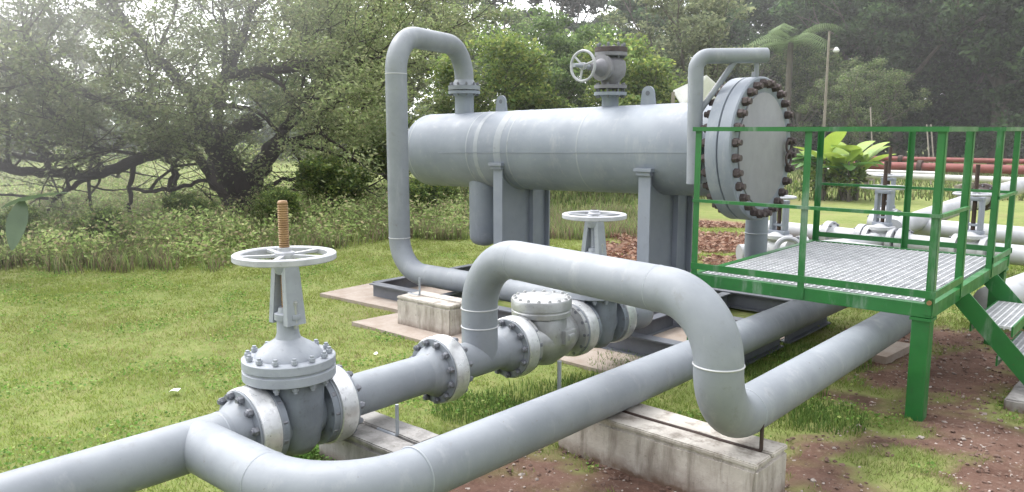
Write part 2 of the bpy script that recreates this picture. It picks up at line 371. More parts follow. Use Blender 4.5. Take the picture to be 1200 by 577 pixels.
def tree_protos(kind, seed, height, crown_lo, crown_r, nclump, per, size, cols):
    random.seed(seed); bm = BM(); tips = []
    trunk_h = height*.45; pts = [Vector((0,0,-.1))]; x = y = 0
    for k in range(1,6): x += random.uniform(-.15,.15); y += random.uniform(-.15,.15); pts.append(Vector((x,y,trunk_h*k/5)))
    r0 = height*.018+.05; sweep(bm, pts, [r0*(1.3-.12*k) for k in range(6)], 9, cap=False)
    for k in range(6):
        t = random.uniform(.35,1); p = pts[0].lerp(pts[-1], t); a = random.uniform(0, 2*PI)
        grow(bm, p, Vector((math.cos(a),math.sin(a),.8)), height*.25, r0*.45, 2, tips)
    cs = []; rs = []
    for k in range(nclump):
        while True:
            q = Vector((random.uniform(-1,1),random.uniform(-1,1),random.uniform(-1,1)))
            if .35 < q.length < 1: break
        zc = (height+crown_lo)/2; hz = (height-crown_lo)/2
        rx = crown_r*(.8+.35*noise.noise(q*1.7+Vector((seed,0,0))))
        cs.append((q.x*rx, q.y*rx, zc+q.z*hz)); rs.append(random.uniform(.35,.8)*crown_r*.33)
    for tp in tips: cs.append(tuple(tp)); rs.append(crown_r*.2)
    P, sh = clumps(cs, rs, per)
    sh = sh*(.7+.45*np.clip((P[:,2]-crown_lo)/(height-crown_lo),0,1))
    for f in bm.faces: f.smooth = True
    tm = bpy.data.meshes.new(kind+'_trunk'); bm.to_mesh(tm); bm.free(); tm.materials.append(M['bark2'])
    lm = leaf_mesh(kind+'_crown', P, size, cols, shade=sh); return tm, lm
def put_tree(proto, name, u, w, label, sc=1., rz=None, group='trees beyond the lawn and yard', z=0):
    p = gnd(u, w, z); t = thing(name, label, 'tree', p, random.uniform(0,6.28) if rz is None else rz, group); t.scale = (sc,)*3
    mobj('trunk', proto[0], t); mobj('crown', proto[1], t); return t
dkg = [(.048,.09,.036),(.062,.115,.042),(.085,.145,.052),(.038,.072,.03)]
mdg = [(.10,.16,.05),(.14,.21,.065),(.08,.13,.05),(.16,.22,.08)]
ylg = [(.22,.28,.07),(.18,.25,.06),(.28,.31,.09),(.14,.20,.055)]
olg = [(.20,.23,.12),(.16,.19,.10),(.25,.27,.15),(.12,.15,.08)]
P_dark1 = tree_protos('dark', 3, 11, .6, 3.6, 125, 190, .24, dkg)
P_dark2 = tree_protos('dark', 5, 12, .9, 3.2, 110, 190, .24, dkg+[(.05,.075,.03)])
P_mid1 = tree_protos('mid', 8, 8, .5, 2.8, 90, 130, .17, mdg)
P_mid2 = tree_protos('mid', 12, 9.5, 1.2, 3.0, 70, 120, .17, mdg+olg)
P_yel = tree_protos('yellow', 17, 4.4, .2, 2.1, 70, 150, .12, ylg+mdg[:2])
P_oli = tree_protos('olive', 21, 9, .9, 3.0, 62, 120, .18, olg)
P_shr = tree_protos('shrub', 25, 1.7, .05, 1.1, 45, 90, .085, mdg+ylg)
P_tal = tree_protos('tall', 29, 15, 4.5, 2.9, 48, 120, .28, [(.05,.065,.05),(.07,.085,.06)])

# ---- background trees, left to right
TR = [
 (P_oli,'broadleaf_tree',-60,30,.7,'pale olive tree at the far left beyond the spreading tree'),
 (P_oli,'broadleaf_tree',90,30,.75,'low pale olive tree behind the long low limb'),
 (P_mid1,'broadleaf_tree',395,24,.75,'mid green tree in the gap between the spreading tree and the tall inlet pipe'),
 (P_oli,'broadleaf_tree',470,27,1.0,'olive green tree behind the tall grey inlet pipe'),
 (P_yel,'small_tree',575,21,.98,'yellow green bushy tree behind the domed end of the vessel'),
 (P_mid2,'broadleaf_tree',560,33,.80,'hazy green tree above the inlet pipe bend'),
 (P_mid1,'broadleaf_tree',640,25,.70,'rounded mid green tree behind the middle of the vessel'),
 (P_tal,'tall_tree',625,46,.95,'tall thin trunked tree with sky gaps left of the vessel top valve'),
 (P_tal,'tall_tree',540,44,.9,'tall thin trunked tree above the inlet pipe bend with sky gaps'),
 (P_dark2,'broadleaf_tree',750,40,.85,'dark tree behind the vessel top valve'),
 (P_yel,'small_tree',735,22,.98,'yellow green bushy tree right of the vessel top valve'),
 (P_oli,'broadleaf_tree',805,29,.86,'pale olive tree above the vessel behind the davit arm'),
 (P_dark1,'broadleaf_tree',880,42,1.0,'dark tree behind the palm'),
 (P_mid2,'broadleaf_tree',930,36,.62,'mid green tree behind the lamp pole'),
 (P_dark1,'broadleaf_tree',985,40,1.05,'dark tree right of the lamp pole'),
 (P_dark2,'broadleaf_tree',1045,36,1.0,'dark tree above the middle of the platform handrail'),
 (P_mid2,'broadleaf_tree',1000,31,.50,'low green tree above the broad leaved plant'),
 (P_dark1,'broadleaf_tree',1100,38,1.15,'dark tree above the corner post of the platform'),
 (P_dark2,'broadleaf_tree',1160,34,1.1,'dark tree second from the right edge of the photo'),
 (P_dark1,'broadleaf_tree',1225,32,1.1,'dark tree cut by the right edge of the photo'),
]
random.seed(99)
for pr_, nm, u, w, s, lab in TR: put_tree(pr_, nm, u, w, lab, s)
# far wood as one mass
P = []; 
for k in range(640):
    u = random.uniform(-250, 1450) if k < 330 else random.uniform(760,1400); w = random.uniform(44, 60)
    top = 6.2 if 500 < u < 790 else ((2.2 if u < 260 else 4.5) if u < 500 else 10.5)
    p = gnd(u, w); P.append((p.x, p.y, random.uniform(.2, top) if k % 3 else random.uniform(.2,3)))
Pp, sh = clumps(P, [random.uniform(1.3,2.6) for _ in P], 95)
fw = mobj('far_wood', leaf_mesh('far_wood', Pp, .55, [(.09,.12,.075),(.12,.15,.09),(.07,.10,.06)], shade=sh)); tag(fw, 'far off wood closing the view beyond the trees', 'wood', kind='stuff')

# ---- the spreading tree at the left
tw = 16.5
base = gnd(287, tw); spread_tree = thing('spreading_tree', 'gnarled dark spreading tree with a long low limb over the lawn edge', 'tree', base)
bm = BM(); tipsS = []
def limb(pts, r0, r1, twig=0, lo=.3):
    P3 = [at(*p) for p in pts]; fine = []
    for i in range(len(P3)-1):
        a_, b_ = P3[i], P3[i+1]; pm = P3[max(i-1,0)]; pn = P3[min(i+2,len(P3)-1)]
        for k in range(5):
            t = k/5; fine.append(.5*((2*a_)+(b_-pm)*t+(2*pm-5*a_+4*b_-pn)*t*t+(3*a_-pm-3*b_+pn)*t**3) + Vector([random.uniform(-1,1) for _ in range(3)])*.03)
    fine.append(P3[-1]); n = len(fine)
    sweep(bm, fine, [max(.012, (r0+(r1-r0)*(k/(n-1))**.8)*(1+.12*random.uniform(-1,1))) for k in range(n)], 9, cap=False)
    for k in range(twig):
        i = int(n*random.uniform(lo,.98)); dv = (fine[min(i+1,n-1)]-fine[i-1]).normalized()
        nd = (dv*.5+Vector([random.uniform(-1,1),random.uniform(-1,1),random.uniform(-.45,.9)])).normalized()
        grow(bm, fine[i], nd, random.uniform(.7,1.7), random.uniform(.02,.045), 2, tipsS, .7, .05, 5)
    return fine
random.seed(4)
limb([(290,256,16.5),(282,228,16.5),(268,200,16.4),(258,175,16.3),(248,160,16.2)], .33, .24)
limb([(286,240,16.6),(300,205,16.9),(318,178,17.2),(335,160,17.4)], .28, .16, 3)
limb([(252,200,16.5),(262,170,16.8),(285,150,17),(300,140,17)], .22, .2, 2)
limb([(258,180,16.3),(228,158,16),(205,166,15.6),(165,186,15.2),(120,202,14.9),(60,204,14.5),(0,196,14),(-80,180,13.6),(-160,160,13.4)], .15, .06, 18, .2)
limb([(212,160,16),(180,152,15.5),(120,178,15.3),(60,186,15),(0,178,14.8),(-60,165,14.8)], .10, .04, 10, .1)
limb([(212,165,16),(238,192,15.6),(256,222,15.3),(272,250,15.1),(284,276,14.9)], .12, .05, 2)
limb([(158,190,15.2),(153,215,15),(151,250,14.9),(151,292,14.8)], .055, .03, 1)
limb([(154,222,15),(175,224,15),(215,219,15.2),(245,210,15.4)], .035, .04, 1)
limb([(104,208,14.9),(80,222,14.6),(62,236,14.4),(58,250,14.3)], .05, .03, 2)
limb([(200,224,16),(205,200,16),(196,180,16),(210,165,16)], .09, .05, 2)
limb([(222,160,16),(238,122,16.2),(262,96,16.4),(300,82,16.6),(345,82,16.8),(372,80,17),(400,100,17.2),(430,126,17.4)], .13, .04, 12, .2)
limb([(372,80,17),(420,70,17.4),(470,78,17.8)], .05, .02, 5)
limb([(300,84,16.6),(330,100,16.4),(352,128,16.2),(375,158,16)], .06, .02, 6)
limb([(258,125,16.2),(300,130,16.5),(330,160,16.8),(352,190,17),(372,232,17)], .06, .025, 6)
limb([(300,236,16.7),(325,212,16.8),(360,214,17),(400,236,17.2)], .06, .02, 4)
limb([(292,247,16.4),(310,244,16.1),(335,243,15.8)], .10, .04, 2)
limb([(248,160,16.2),(225,115,15.8),(185,70,15.2),(140,20,14.6),(110,-40,14)], .14, .06, 12, .2)
limb([(252,158,16.3),(262,100,16.6),(285,40,17),(300,-30,17.4)], .13, .06, 12, .2)
limb([(205,166,15.6),(150,130,14.6),(90,105,13.8),(20,85,13.2),(-60,60,12.8)], .10, .04, 12, .1)
limb([(318,178,17.2),(345,130,17.6),(395,70,18),(440,10,18.4)], .11, .04, 12, .2)
limb([(120,202,14.9),(100,160,14.4),(60,130,14),(30,60,13.6)], .07, .03, 8, .2)
limb([(60,204,14.5),(40,160,14.8),(-20,120,15)], .06, .03, 8, .2)
trunk = obj('trunk', bm, M['bark'], spread_tree)
tp = [p for p in tipsS if p.z > 1.55 or random.random() < .25]
cs = [tuple(p) for p in tp]; rs = [random.uniform(.25,.5) for _ in cs]
k = 0
while k < 520:
    u = random.uniform(-190, 455); v = random.uniform(-170, 198); w = random.uniform(13, 21)
    lim = 150 if u < 200 else (175 if u < 330 else 232)
    if v > lim - 35*noise.noise(Vector((u*.02, 3, 1))): continue
    if u > 400 and v < 40 and random.random() < .5: continue
    if u < 110 and v < 75 and random.random() < .8: continue
    if w < 16.3 and v > 95 and u < 400 and random.random() < .88: continue
    if w < 17.6 and v > 125 and 150 < u < 350: continue
    if v > 150 and u < 330 and random.random() < .6: continue
    if noise.noise(Vector((u*.018, v*.022, w*.5))) < -.06: continue
    p = at(u, v, w)
    if p.z < 1.0: continue
    cs.append(tuple(p)); rs.append(random.uniform(.3,.62)); k += 1
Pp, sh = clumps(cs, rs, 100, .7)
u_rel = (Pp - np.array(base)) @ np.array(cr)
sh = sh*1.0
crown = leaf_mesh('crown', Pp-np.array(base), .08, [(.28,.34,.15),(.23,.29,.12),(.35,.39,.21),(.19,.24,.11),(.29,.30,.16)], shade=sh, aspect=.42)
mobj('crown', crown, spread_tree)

# ---- undergrowth belt
def band_pts(n, f_):
    out = []
    while len(out) < n:
        u = random.uniform(-260, 760); lo, hi = f_(u); w = random.uniform(lo, hi)
        if noise.noise(Vector((u*.02, w*.7, 5)))+.35 < random.random()*.6: continue
        p = gnd(u, w); out.append((p.x, p.y))
    return np.array(out)
random.seed(31)
def bandf(u):
    e = 9.9 if u < 250 else (9.9+(u-250)*.0135 if u < 450 else 12.9)
    return e + .5*noise.noise(Vector((u*.02,0,0))), 21 if u < 480 else 17
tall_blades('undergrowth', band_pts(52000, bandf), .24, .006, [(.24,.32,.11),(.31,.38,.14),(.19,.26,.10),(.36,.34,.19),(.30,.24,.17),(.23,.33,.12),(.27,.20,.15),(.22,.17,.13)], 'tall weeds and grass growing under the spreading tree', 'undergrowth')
cs = []; rs = []
for k in range(520):
    u = random.uniform(-250, 540); lo, hi = bandf(u); w = random.uniform(lo+.25, hi); p = gnd(u, w)
    h_ = random.uniform(.08,.42)*(1 if w > lo+1 else .6); cs.append((p.x,p.y,h_)); rs.append(random.uniform(.22,.5))
for k in range(170):
    u = random.uniform(-250, 500); p = gnd(u, random.uniform(20, 26)); cs.append((p.x,p.y,random.uniform(.2,1.25))); rs.append(random.uniform(.35,.7))
Pp, sh = clumps(cs, rs, 170, .8)
o = mobj('leafy_ground_cover', leaf_mesh('leafy_ground_cover', Pp[Pp[:,2]>0.01], .06, [(.28,.37,.13),(.34,.44,.17),(.22,.31,.10),(.40,.44,.20),(.34,.29,.18)], shade=sh[Pp[:,2]>0.01])); tag(o, 'leafy weeds and creepers along the edge of the lawn', 'undergrowth', kind='stuff')
SH = [(20,11.6,.42,'dense green shrub at the far left below the long limb'),(115,12.0,.38,'green shrub left of the hanging prop stem'),(225,13.6,.45,'shrub between the hanging stem and the trunk'),
      (330,13.8,.5,'shrub just right of the trunk of the spreading tree'),(395,15.6,.8,'brown green shrub below the right of the spreading crown'),(505,15.5,.62,'low shrub between the inlet pipe and the vessel boot'),(455,19.0,1.35,'tall leafy shrub behind the tall inlet pipe')]
for u, w, s, lab in SH:
    t = put_tree(P_shr, 'shrub', u, w, lab, s, group='shrubs along the lawn edge'); t['category'] = 'shrub'
# meadow beyond (right of middle)
def bandm(u): return 15.5, 30
pts = []
while len(pts) < 9000:
    u = random.uniform(500, 1300); w = random.uniform(15.0, 27) if u < 800 else random.uniform(20, 34); p = gnd(u, w); pts.append((p.x,p.y))
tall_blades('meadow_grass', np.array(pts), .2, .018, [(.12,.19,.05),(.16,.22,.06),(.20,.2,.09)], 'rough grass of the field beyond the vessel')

# big leaf close at far left
def big_leaf(bm, p0, p1, wd, droop=.15, n=9):
    p0, p1 = Vector(p0), Vector(p1); a = p1-p0; s = a.cross(Vector((0,0,1))).normalized(); rows = []
    for k in range(n+1):
        t = k/n; c = p0+a*t+Vector((0,0,-droop*t*t*a.length*1.6+droop*t*a.length)); ww = wd*math.sin(PI*min(1,t*.93+.05))**.75
        rows.append([bm.verts.new(c-s*ww+Vector((0,0,ww*.25))), bm.verts.new(c), bm.verts.new(c+s*ww+Vector((0,0,ww*.25)))])
    for A, B in zip(rows, rows[1:]):
        for j in (0,1): bm.faces.new((A[j],A[j+1],B[j+1],B[j]))
def leafpaint(name, c1, c2):
    m, nt, b, out = newmat(name)
    nt.links.new(nmix(nt, nramp(nt, nnoise(nt, 3, 4, .6), .35, .65), c1, c2), b.inputs['Base Color']); b.inputs['Roughness'].default_value = .45
    t = nt.nodes.new('ShaderNodeBsdfTranslucent'); t.inputs[0].default_value = (*c1,1); mx = nt.nodes.new('ShaderNodeMixShader'); mx.inputs[0].default_value = .35
    nt.links.new(b.outputs[0], mx.inputs[1]); nt.links.new(t.outputs[0], mx.inputs[2]); nt.links.new(mx.outputs[0], out.inputs[0]); return m
M['bigleaf_d'] = leafpaint('dark_big_leaf', (.13,.19,.11), (.09,.14,.08)); M['bigleaf_y'] = leafpaint('bright_big_leaf', (.36,.47,.08), (.21,.35,.07)); M['bigleaf_g'] = leafpaint('green_big_leaf', (.10,.22,.05), (.07,.16,.04))
b0 = gnd(-20, 9.3); t = thing('broad_leaved_plant', 'dark plant with large drooping leaves at the left edge of the lawn', 'plant', b0)
for (a_, q_, wd) in (((-15,262,9.3),(10,232,9.2),.0),):
    st = BM(); sweep(st, [b0, at(-12,262,9.3), at(-2,236,9.2)], [.03,.022,.015], 8); obj('stem', st, M['bigleaf_g'], t)
for (p_, q_, wd) in (((4,244,9.3),(80,222,8.7),.11),((26,236,9.1),(14,292,8.9),.12),((-10,240,9.2),(-60,215,9.4),.15),((-8,240,9.2),(-30,290,9.1),.16)):
    bm = BM(); big_leaf(bm, at(*p_), at(*q_), wd, .05); obj('leaf', bm, M['bigleaf_d'], t)
# bright banana-like plant beyond the platform
random.seed(12)
b0 = gnd(978, 20.5); t = thing('broad_leaved_plant', 'bright yellow green banana like plant beyond the platform rail', 'plant', b0)
for k in range(26):
    a_ = random.uniform(0, 2*PI); s0 = b0+Vector((random.uniform(-.5,.5),random.uniform(-.5,.5),random.uniform(.6,1.1))); L = random.uniform(.7,1.25)
    q = s0+Vector((math.cos(a_)*L, math.sin(a_)*L, random.uniform(-.1,.95)))
    bm = BM(); big_leaf(bm, s0, q, random.uniform(.17,.34), .22); lf = obj('leaf', bm, M['bigleaf_y'] if q.z > 1.25 else M['bigleaf_g'], t)
bm = BM()
for k in range(14):
    s0 = b0+Vector((random.uniform(-.5,.5),random.uniform(-.5,.5),0)); cyl(bm, s0, s0+Vector((random.uniform(-.1,.1),random.uniform(-.1,.1),1.0)), .04, 8, .02)
obj('stem', bm, M['bark2'], t)
Pp, sh = clumps([tuple(b0+Vector((random.uniform(-.8,.8),random.uniform(-.8,.8),random.uniform(.3,.8)))) for _ in range(16)], [.3]*16, 60)
mobj('lower_leaves', leaf_mesh('lower_leaves', Pp-np.array(b0), .14, mdg+ylg, shade=sh), t)
# palm
b0 = gnd(915, 35); t = thing('palm_tree', 'pale green palm crown rising above the blind flange', 'tree', b0)
tm = BM(); cyl(tm, b0, b0+Vector((0,0,5.5)), .16, 10, .12); obj('trunk', tm, M['bark2'], t)
random.seed(5); Vs = []; Fs = []; cl = []
for k in range(15):
    a_ = 2*PI*k/15+random.uniform(-.2,.2); L = random.uniform(2.3,2.9); el = random.uniform(.35,1.2); prev = None
    for j in range(26):
        s_ = j/25; c = b0+Vector((math.cos(a_)*L*s_*math.cos(el*.7), math.sin(a_)*L*s_*math.cos(el*.7), 5.4+L*(math.sin(el)*s_-s_*s_*.65)))
        dirr = Vector((math.cos(a_), math.sin(a_), .2-s_)); side = Vector((-math.sin(a_), math.cos(a_), 0)); ll = .55*math.sin(PI*(s_*.85+.1))
        for sg in (-1,1):
            e_ = c+side*sg*ll+dirr*.2-Vector((0,0,ll*.35)); i0 = len(Vs)
            Vs += [c-dirr*.03, c+dirr*.03, e_, e_-dirr*.02]; Fs.append((i0,i0+1,i0+2,i0+3)); cl += [(.17,.25,.10)]*4
Vn = np.array([tuple(v-b0) for v in Vs]); mobj('crown', np_mesh('palm_crown', Vn, Fs, M['leaf'], np.array(cl)*rng.uniform(.7,1.2,(len(cl),1))), t)
# ------------------------------------------------------------------ lamp pole, thin poles, roof, red and white pipes
b0 = gnd(958, 27); t = thing('lamp_pole', 'slender pale pole with a small lamp standing beyond the vessel', 'pole', b0)
obj('pole', cyl(BM(), b0, b0+Vector((0,0,5.0)), .055, 10, .035), M['pole'], t)
bm = BM(); bar(bm, b0+Vector((0,0,4.4)), b0+cr*.22+Vector((0,0,4.45)), .04, .04); obj('bracket', bm, M['pole'], t)
bm = BM(); lathe(bm, [(0,.12),(.05,.1),(.11,0),(.09,-.05),(0,-.07)], b0+cr*.26+Vector((0,0,4.38)), (0,0,1), 14); obj('lamp_head', bm, M['lamp'], t)
for u, v, w, lab in ((1086,152,26,'left one of a pair of thin pale poles before the dark trees'),(1091,152,26,'right one of a pair of thin pale poles before the dark trees'),(1020,132,25,'thin pale pole above the bright broad leaved plant')):
    b0 = gnd(u, w); tag(obj('thin_pole', cyl(BM(), b0, at(u, v-6, w+.4), .022, 8), M['pole'], None, loc=b0), lab, 'pole')
# white shed roof behind vessel
b0 = gnd(815, 19); t = thing('lean_to_roof', 'white sheet roof on posts glimpsed behind the vessel and davit', 'shed', b0)
bm = BM(); c = [at(789,106,19),at(828,88,19.5),at(846,104,20.5),at(838,124,20.5),at(800,124,19)]
vs = [bm.verts.new(p) for p in c]; f_ = bm.faces.new(vs); ex = bmesh.ops.extrude_face_region(bm, geom=[f_])
for v_ in ex['geom']:
    if isinstance(v_, bmesh.types.BMVert): v_.co.z -= .05
obj('roof', bm, M['sheet'], t, smooth=False)
for q in (c[0], c[4], c[2]):
    bm = BM(); cyl(bm, (q.x,q.y,0), (q.x,q.y,q.z-.04), .04, 8); obj('post', bm, M['pole'], t)
def long_pipe(name, y, z, r, mat, x0, x1, label, joints=()):
    bm = BM(); sweep(bm, [(x0,y,z),(x1,y,z)], r, 16); t = obj(name, bm, M[mat], None, loc=(x0,y,0)); tag(t, label, 'pipe', 'pipes crossing beyond the yard')
    for x in joints: obj('coupling', lathe(BM(), [(r*1.0,-.06),(r*1.6,-.06),(r*1.6,.06),(r,.06)], (x,y,z), (1,0,0), 16), M['rust'], t)
    return t
long_pipe('pipeline', 23.8, .50, .085, 'white', -8.8, 3, 'white pipe, lowest of the pipes running beyond the yard')
long_pipe('pipeline', 24.6, .74, .12, 'red', -9.0, 3, 'thick red pipe running beyond the yard above the white one', (-6.2,-3.1,-.4))
long_pipe('pipeline', 25.6, .92, .07, 'red', -9.0, 3, 'thinner red pipe at the back of the pipe row', (-7.0,-2.2))
long_pipe('pipeline', 24.1, .60, .05, 'white', -8.8, -5.6, 'short thin white pipe between the red and the white pipes')
for k, x in enumerate((-7.9,-5.0,-2.0,.8)):
    bm = BM(); box(bm, (x,24.7,.28), (.12,2.4,.1)); box(bm, (x,23.9,.12), (.12,.12,.26)); box(bm, (x,25.5,.12), (.12,.12,.26))
    box(bm, (x,24.62,.45),(.12,.2,.3)); box(bm, (x,25.6,.55),(.12,.16,.5))
    tag(obj('pipe_rack', bm, M['pole'], None, False, loc=(x,24.7,0)), ['rack holding up the red and white pipes at their left end','rack under the red and white pipes, second from the left','rack under the red and white pipes, third from the left','rack under the red and white pipes nearest the right edge'][k], 'rack', 'racks under the far pipes')

# ------------------------------------------------------------------ flanged joints
LX, LZ = -3.34, .385
R1, R2, R3 = .113, .1155, .1155
nut_a = bolt_mesh('bolt_long', M['bolt'], .128, .0200, .024, .012, .009)
nut_w = bolt_mesh('bolt_pale', M['bonnet'], .115, .0165, .018, .010, .010)
nut_c = bolt_mesh('bolt_cover', M['check'], .10, .013, .014, .009, .006)
def joint(parent, y, side=-1, OD=.197, half=.062, n=12, hub=R1, x=LX, z=LZ, band=True, ph=0):
    """flange with weld-neck hub; side -1 : hub towards -y"""
    prof = [(hub-.002,-.155),(hub+.004,-.13),(.150,-half-.012),(.150,-half),(OD-.006,-half),(OD-.006,half),(.15,half),(.15,half+.01),(hub-.002,half+.03)]
    fl = obj('flange', lathe(BM(), prof, (x,y,z), (0,-side,0), 56), M['pipe'], parent)
    bolts(nut_a, fl, (x,y,z), (0,1,0), .172, n, ph)
    if band:
        h = .05; obj('flange_band', lathe(BM(), [(OD-.004,-h),(OD+.002,-h+.003),(OD+.005,-h*.4),(OD+.003,0),(OD+.006,h*.5),(OD+.002,h-.003),(OD-.004,h)], (x,y,z), (0,1,0), 64), M['band'], parent)
    return fl
JA, JB, JC, JD, JE, JF = 1.91, 2.355, 3.16, 3.81, 4.47, 4.96

# ---- header + front line (one welded piece)
t = thing('pipeline', 'grey pipe forking before the near gate valve, its branch running under the green platform', 'pipe', (LX,1.5,0))
obj('header_pipe', sweep(BM(), [(LX,-1.4,LZ),(LX,JA-.12,LZ)], R2), M['pipe'], t)
X2, Z2, X3 = -2.34, .395, -1.60
br = rounded([(LX+.02,1.635,LZ),(X2,1.635,Z2),(X2,9.0,Z2-.06)], .42, 24)
obj('branch_pipe', sweep(BM(), br, R2), M['pipe'], t)
joint(t, JA, -1, hub=R1)
welds(t, [((X2-.42,1.635,LZ+.005),(1,0,0),R2-.0015),((X2,2.06,Z2),(0,1,0),R2-.0015)], 'seam')
welds(t, [((LX,JA-.16,LZ),(0,1,0),R1)], 'seam')

# ---- gate valve
def gate_valve(name, label, y0, y1, small=False, wheel_z=1.19, stem_top=1.46, wr=.246, x=LX, z=LZ, stem_mat='brass', bodymat='valve', bonmat='bonnet', axis='y', group=None, yk=0.0):
    yc = (y0+y1)/2; L = (y1-y0)
    t = thing(name, label, 'valve', (x,yc,0), 0 if axis == 'y' else PI/2, group)
    Lw = W[t] @ Matrix.Translation(Vector((0,0,0))); Cc = Matrix.Translation(Vector((x,yc,0))); X = Lw @ Cc.inverted()
    def ob(nm, bm, mat, par=None, **k):
        bm.transform(X); return obj(nm, bm, mat, par or t, **k)
    h = L/2; bz = z+.205
    bm = BM(); lathe(bm, [(.112,-h),(.118,-h*.85),(.150,-h*.45),(.162,0),(.150,h*.45),(.118,h*.85),(.112,h)], (x,yc,z), (0,1,0), 44)
    ob('body', bm, M[bodymat])
    bm = BM()      # neck : squarish chamber rising to the bonnet
    seg = 36; rings = []
    for zz, rx, ry, ex in ((z-.185,.05,.045,2.2),(z-.172,.11,.085,2.4),(z-.12,.15,.105,3),(z,.168,.120,3.4),(z+.11,.168,.124,3.6),(z+.165,.172,.135,3),(bz,.176,.16,2.4)):
        ring = []
        for k in range(seg):
            a_ = 2*PI*k/seg; ca, sa = math.cos(a_), math.sin(a_)
            ring.append(bm.verts.new((x+rx*math.copysign(abs(ca)**(2/ex),ca), yc+ry*math.copysign(abs(sa)**(2/ex),sa), zz)))
        rings.append(ring)
    for A, B in zip(rings, rings[1:]):
        for k in range(seg): bm.faces.new((A[k],A[(k+1)%seg],B[(k+1)%seg],B[k]))
    bm.faces.new(rings[0]); bm.faces.new(rings[-1])
    ob('body_neck', bm, M[bodymat], sharp=.9)
    for s in (-1, 1):      # flanges of the valve
        yy = yc+s*(h-.02); fl = ob('end_flange', lathe(BM(), [(.11,-.022),(.188,-.022),(.188,.018),(.11,.018)], (x,yy,z), (0,1,0), 48), M[bodymat])
    fb = bz
    bf = ob('bonnet_flange', lathe(BM(), [(.10,0),(.222,0),(.226,.004),(.226,.044),(.220,.048),(.216,.050),(.216,.056),(.222,.058),(.226,.062),(.226,.100),(.221,.104),(.16,.106)], (x,yc,fb), (0,0,1), 56), M[bonmat])
    c = W[t] @ Vector((0,0,fb+.052)); bolts(nut_w, bf, c, (0,0,1), .195, 14)
    d0 = fb+.104
    bm = BM(); lathe(bm, [(.168,0),(.163,.012),(.146,.032),(.116,.056),(.084,.074),(.062,.090),(.054,.115),(.050,.20),(.0,.20)], (x,yc,d0), (0,0,1), 44)
    ob('bonnet', bm, M[bonmat])
    g0 = d0+.185
    # gland with lugs and small bolts
    bm = BM(); lathe(bm, [(0,0),(.062,0),(.062,.03),(.045,.035),(.04,.06),(0,.06)], (x,yc,g0), (0,0,1), 28); box(bm, (x,yc,g0+.018), (.17,.05,.026), bev=.006)
    gl = ob('gland', bm, M[bonmat])
    for s in (-1,1):
        c = W[t] @ Vector((s*.072,0,g0+.03)); inst('bolt', nut_c, gl, Matrix.Translation(c))
    # yoke : two arms joined by an arch
    ytop = wheel_z-.03; bm = BM()
    for s in (-1,1):
        P_ = [(x+s*.064,g0-.02),(x+s*.060,g0+.05),(x+s*.052,g0+.14),(x+s*.045,ytop-.05),(x+s*.040,ytop-.01)]
        prev = None
        for k in range(len(P_)-1):
            (xa,za),(xb,zb) = P_[k],P_[k+1]; w_ = .105-.008*k
            q = [(xa-.017,yc-w_/2,za),(xa+.017,yc-w_/2,za),(xa+.017,yc+w_/2,za),(xa-.017,yc+w_/2,za)]; w2 = .105-.008*(k+1)
            r_ = [(xb-.017,yc-w2/2,zb),(xb+.017,yc-w2/2,zb),(xb+.017,yc+w2/2,zb),(xb-.017,yc+w2/2,zb)]
            q = [bm.verts.new(v_) for v_ in q] if prev is None else prev; r_ = [bm.verts.new(v_) for v_ in r_]
            for j in range(4): bm.faces.new((q[j],q[(j+1)%4],r_[(j+1)%4],r_[j]))
            prev = r_
        bm.faces.new(prev)
    lathe(bm, [(0,-.055),(.045,-.055),(.056,-.03),(.060,0),(.0,0)], (x,yc,ytop), (0,0,1), 28)
    ob('yoke', bm, M[bonmat], sharp=.5)
    bm = BM(); z_ = g0; prof = [(0,z_)]; pitch = .011
    r_ = .025; n_ = int((stem_top-z_)/pitch)
    for k in range(n_): prof += [(r_*.9,z_+k*pitch),(r_*1.06,z_+(k+.5)*pitch)]
    prof += [(r_,stem_top-.01),(r_*.8,stem_top),(0,stem_top)]
    lathe(bm, [(r, q) for r, q in prof], (x,yc,0), (0,0,1), 16); ob('stem', bm, M[stem_mat], sharp=1.2)
    hw = BM()
    prof = [(wr-.042,-.012),(wr-.038,-.016),(wr-.004,-.016),(wr,-.012),(wr,.012),(wr-.005,.016),(wr-.036,.016),(wr-.042,.010),(wr-.042,-.012)]
    lathe(hw, prof, (x,yc,wheel_z), (0,0,1), 64)
    for k in range(5):
        a_ = 2*PI*k/5+.45+yk; p0 = Vector((x+math.cos(a_)*.035, yc+math.sin(a_)*.035, wheel_z+.002)); p1 = Vector((x+math.cos(a_)*(wr-.03), yc+math.sin(a_)*(wr-.03), wheel_z+.004)); bar(hw, p0, p1, .024, .014)
    lathe(hw, [(.024,-.02),(.047,-.02),(.05,-.012),(.047,.020),(.034,.026),(.033,.042),(.024,.044)], (x,yc,wheel_z), (0,0,1), 28)
    ob('handwheel', hw, M['wheel'], sharp=.5)
    return t
gate_valve('gate_valve', 'large grey gate valve with brass coloured stem and flat handwheel, nearest the left', JA+.055, JB-.055)

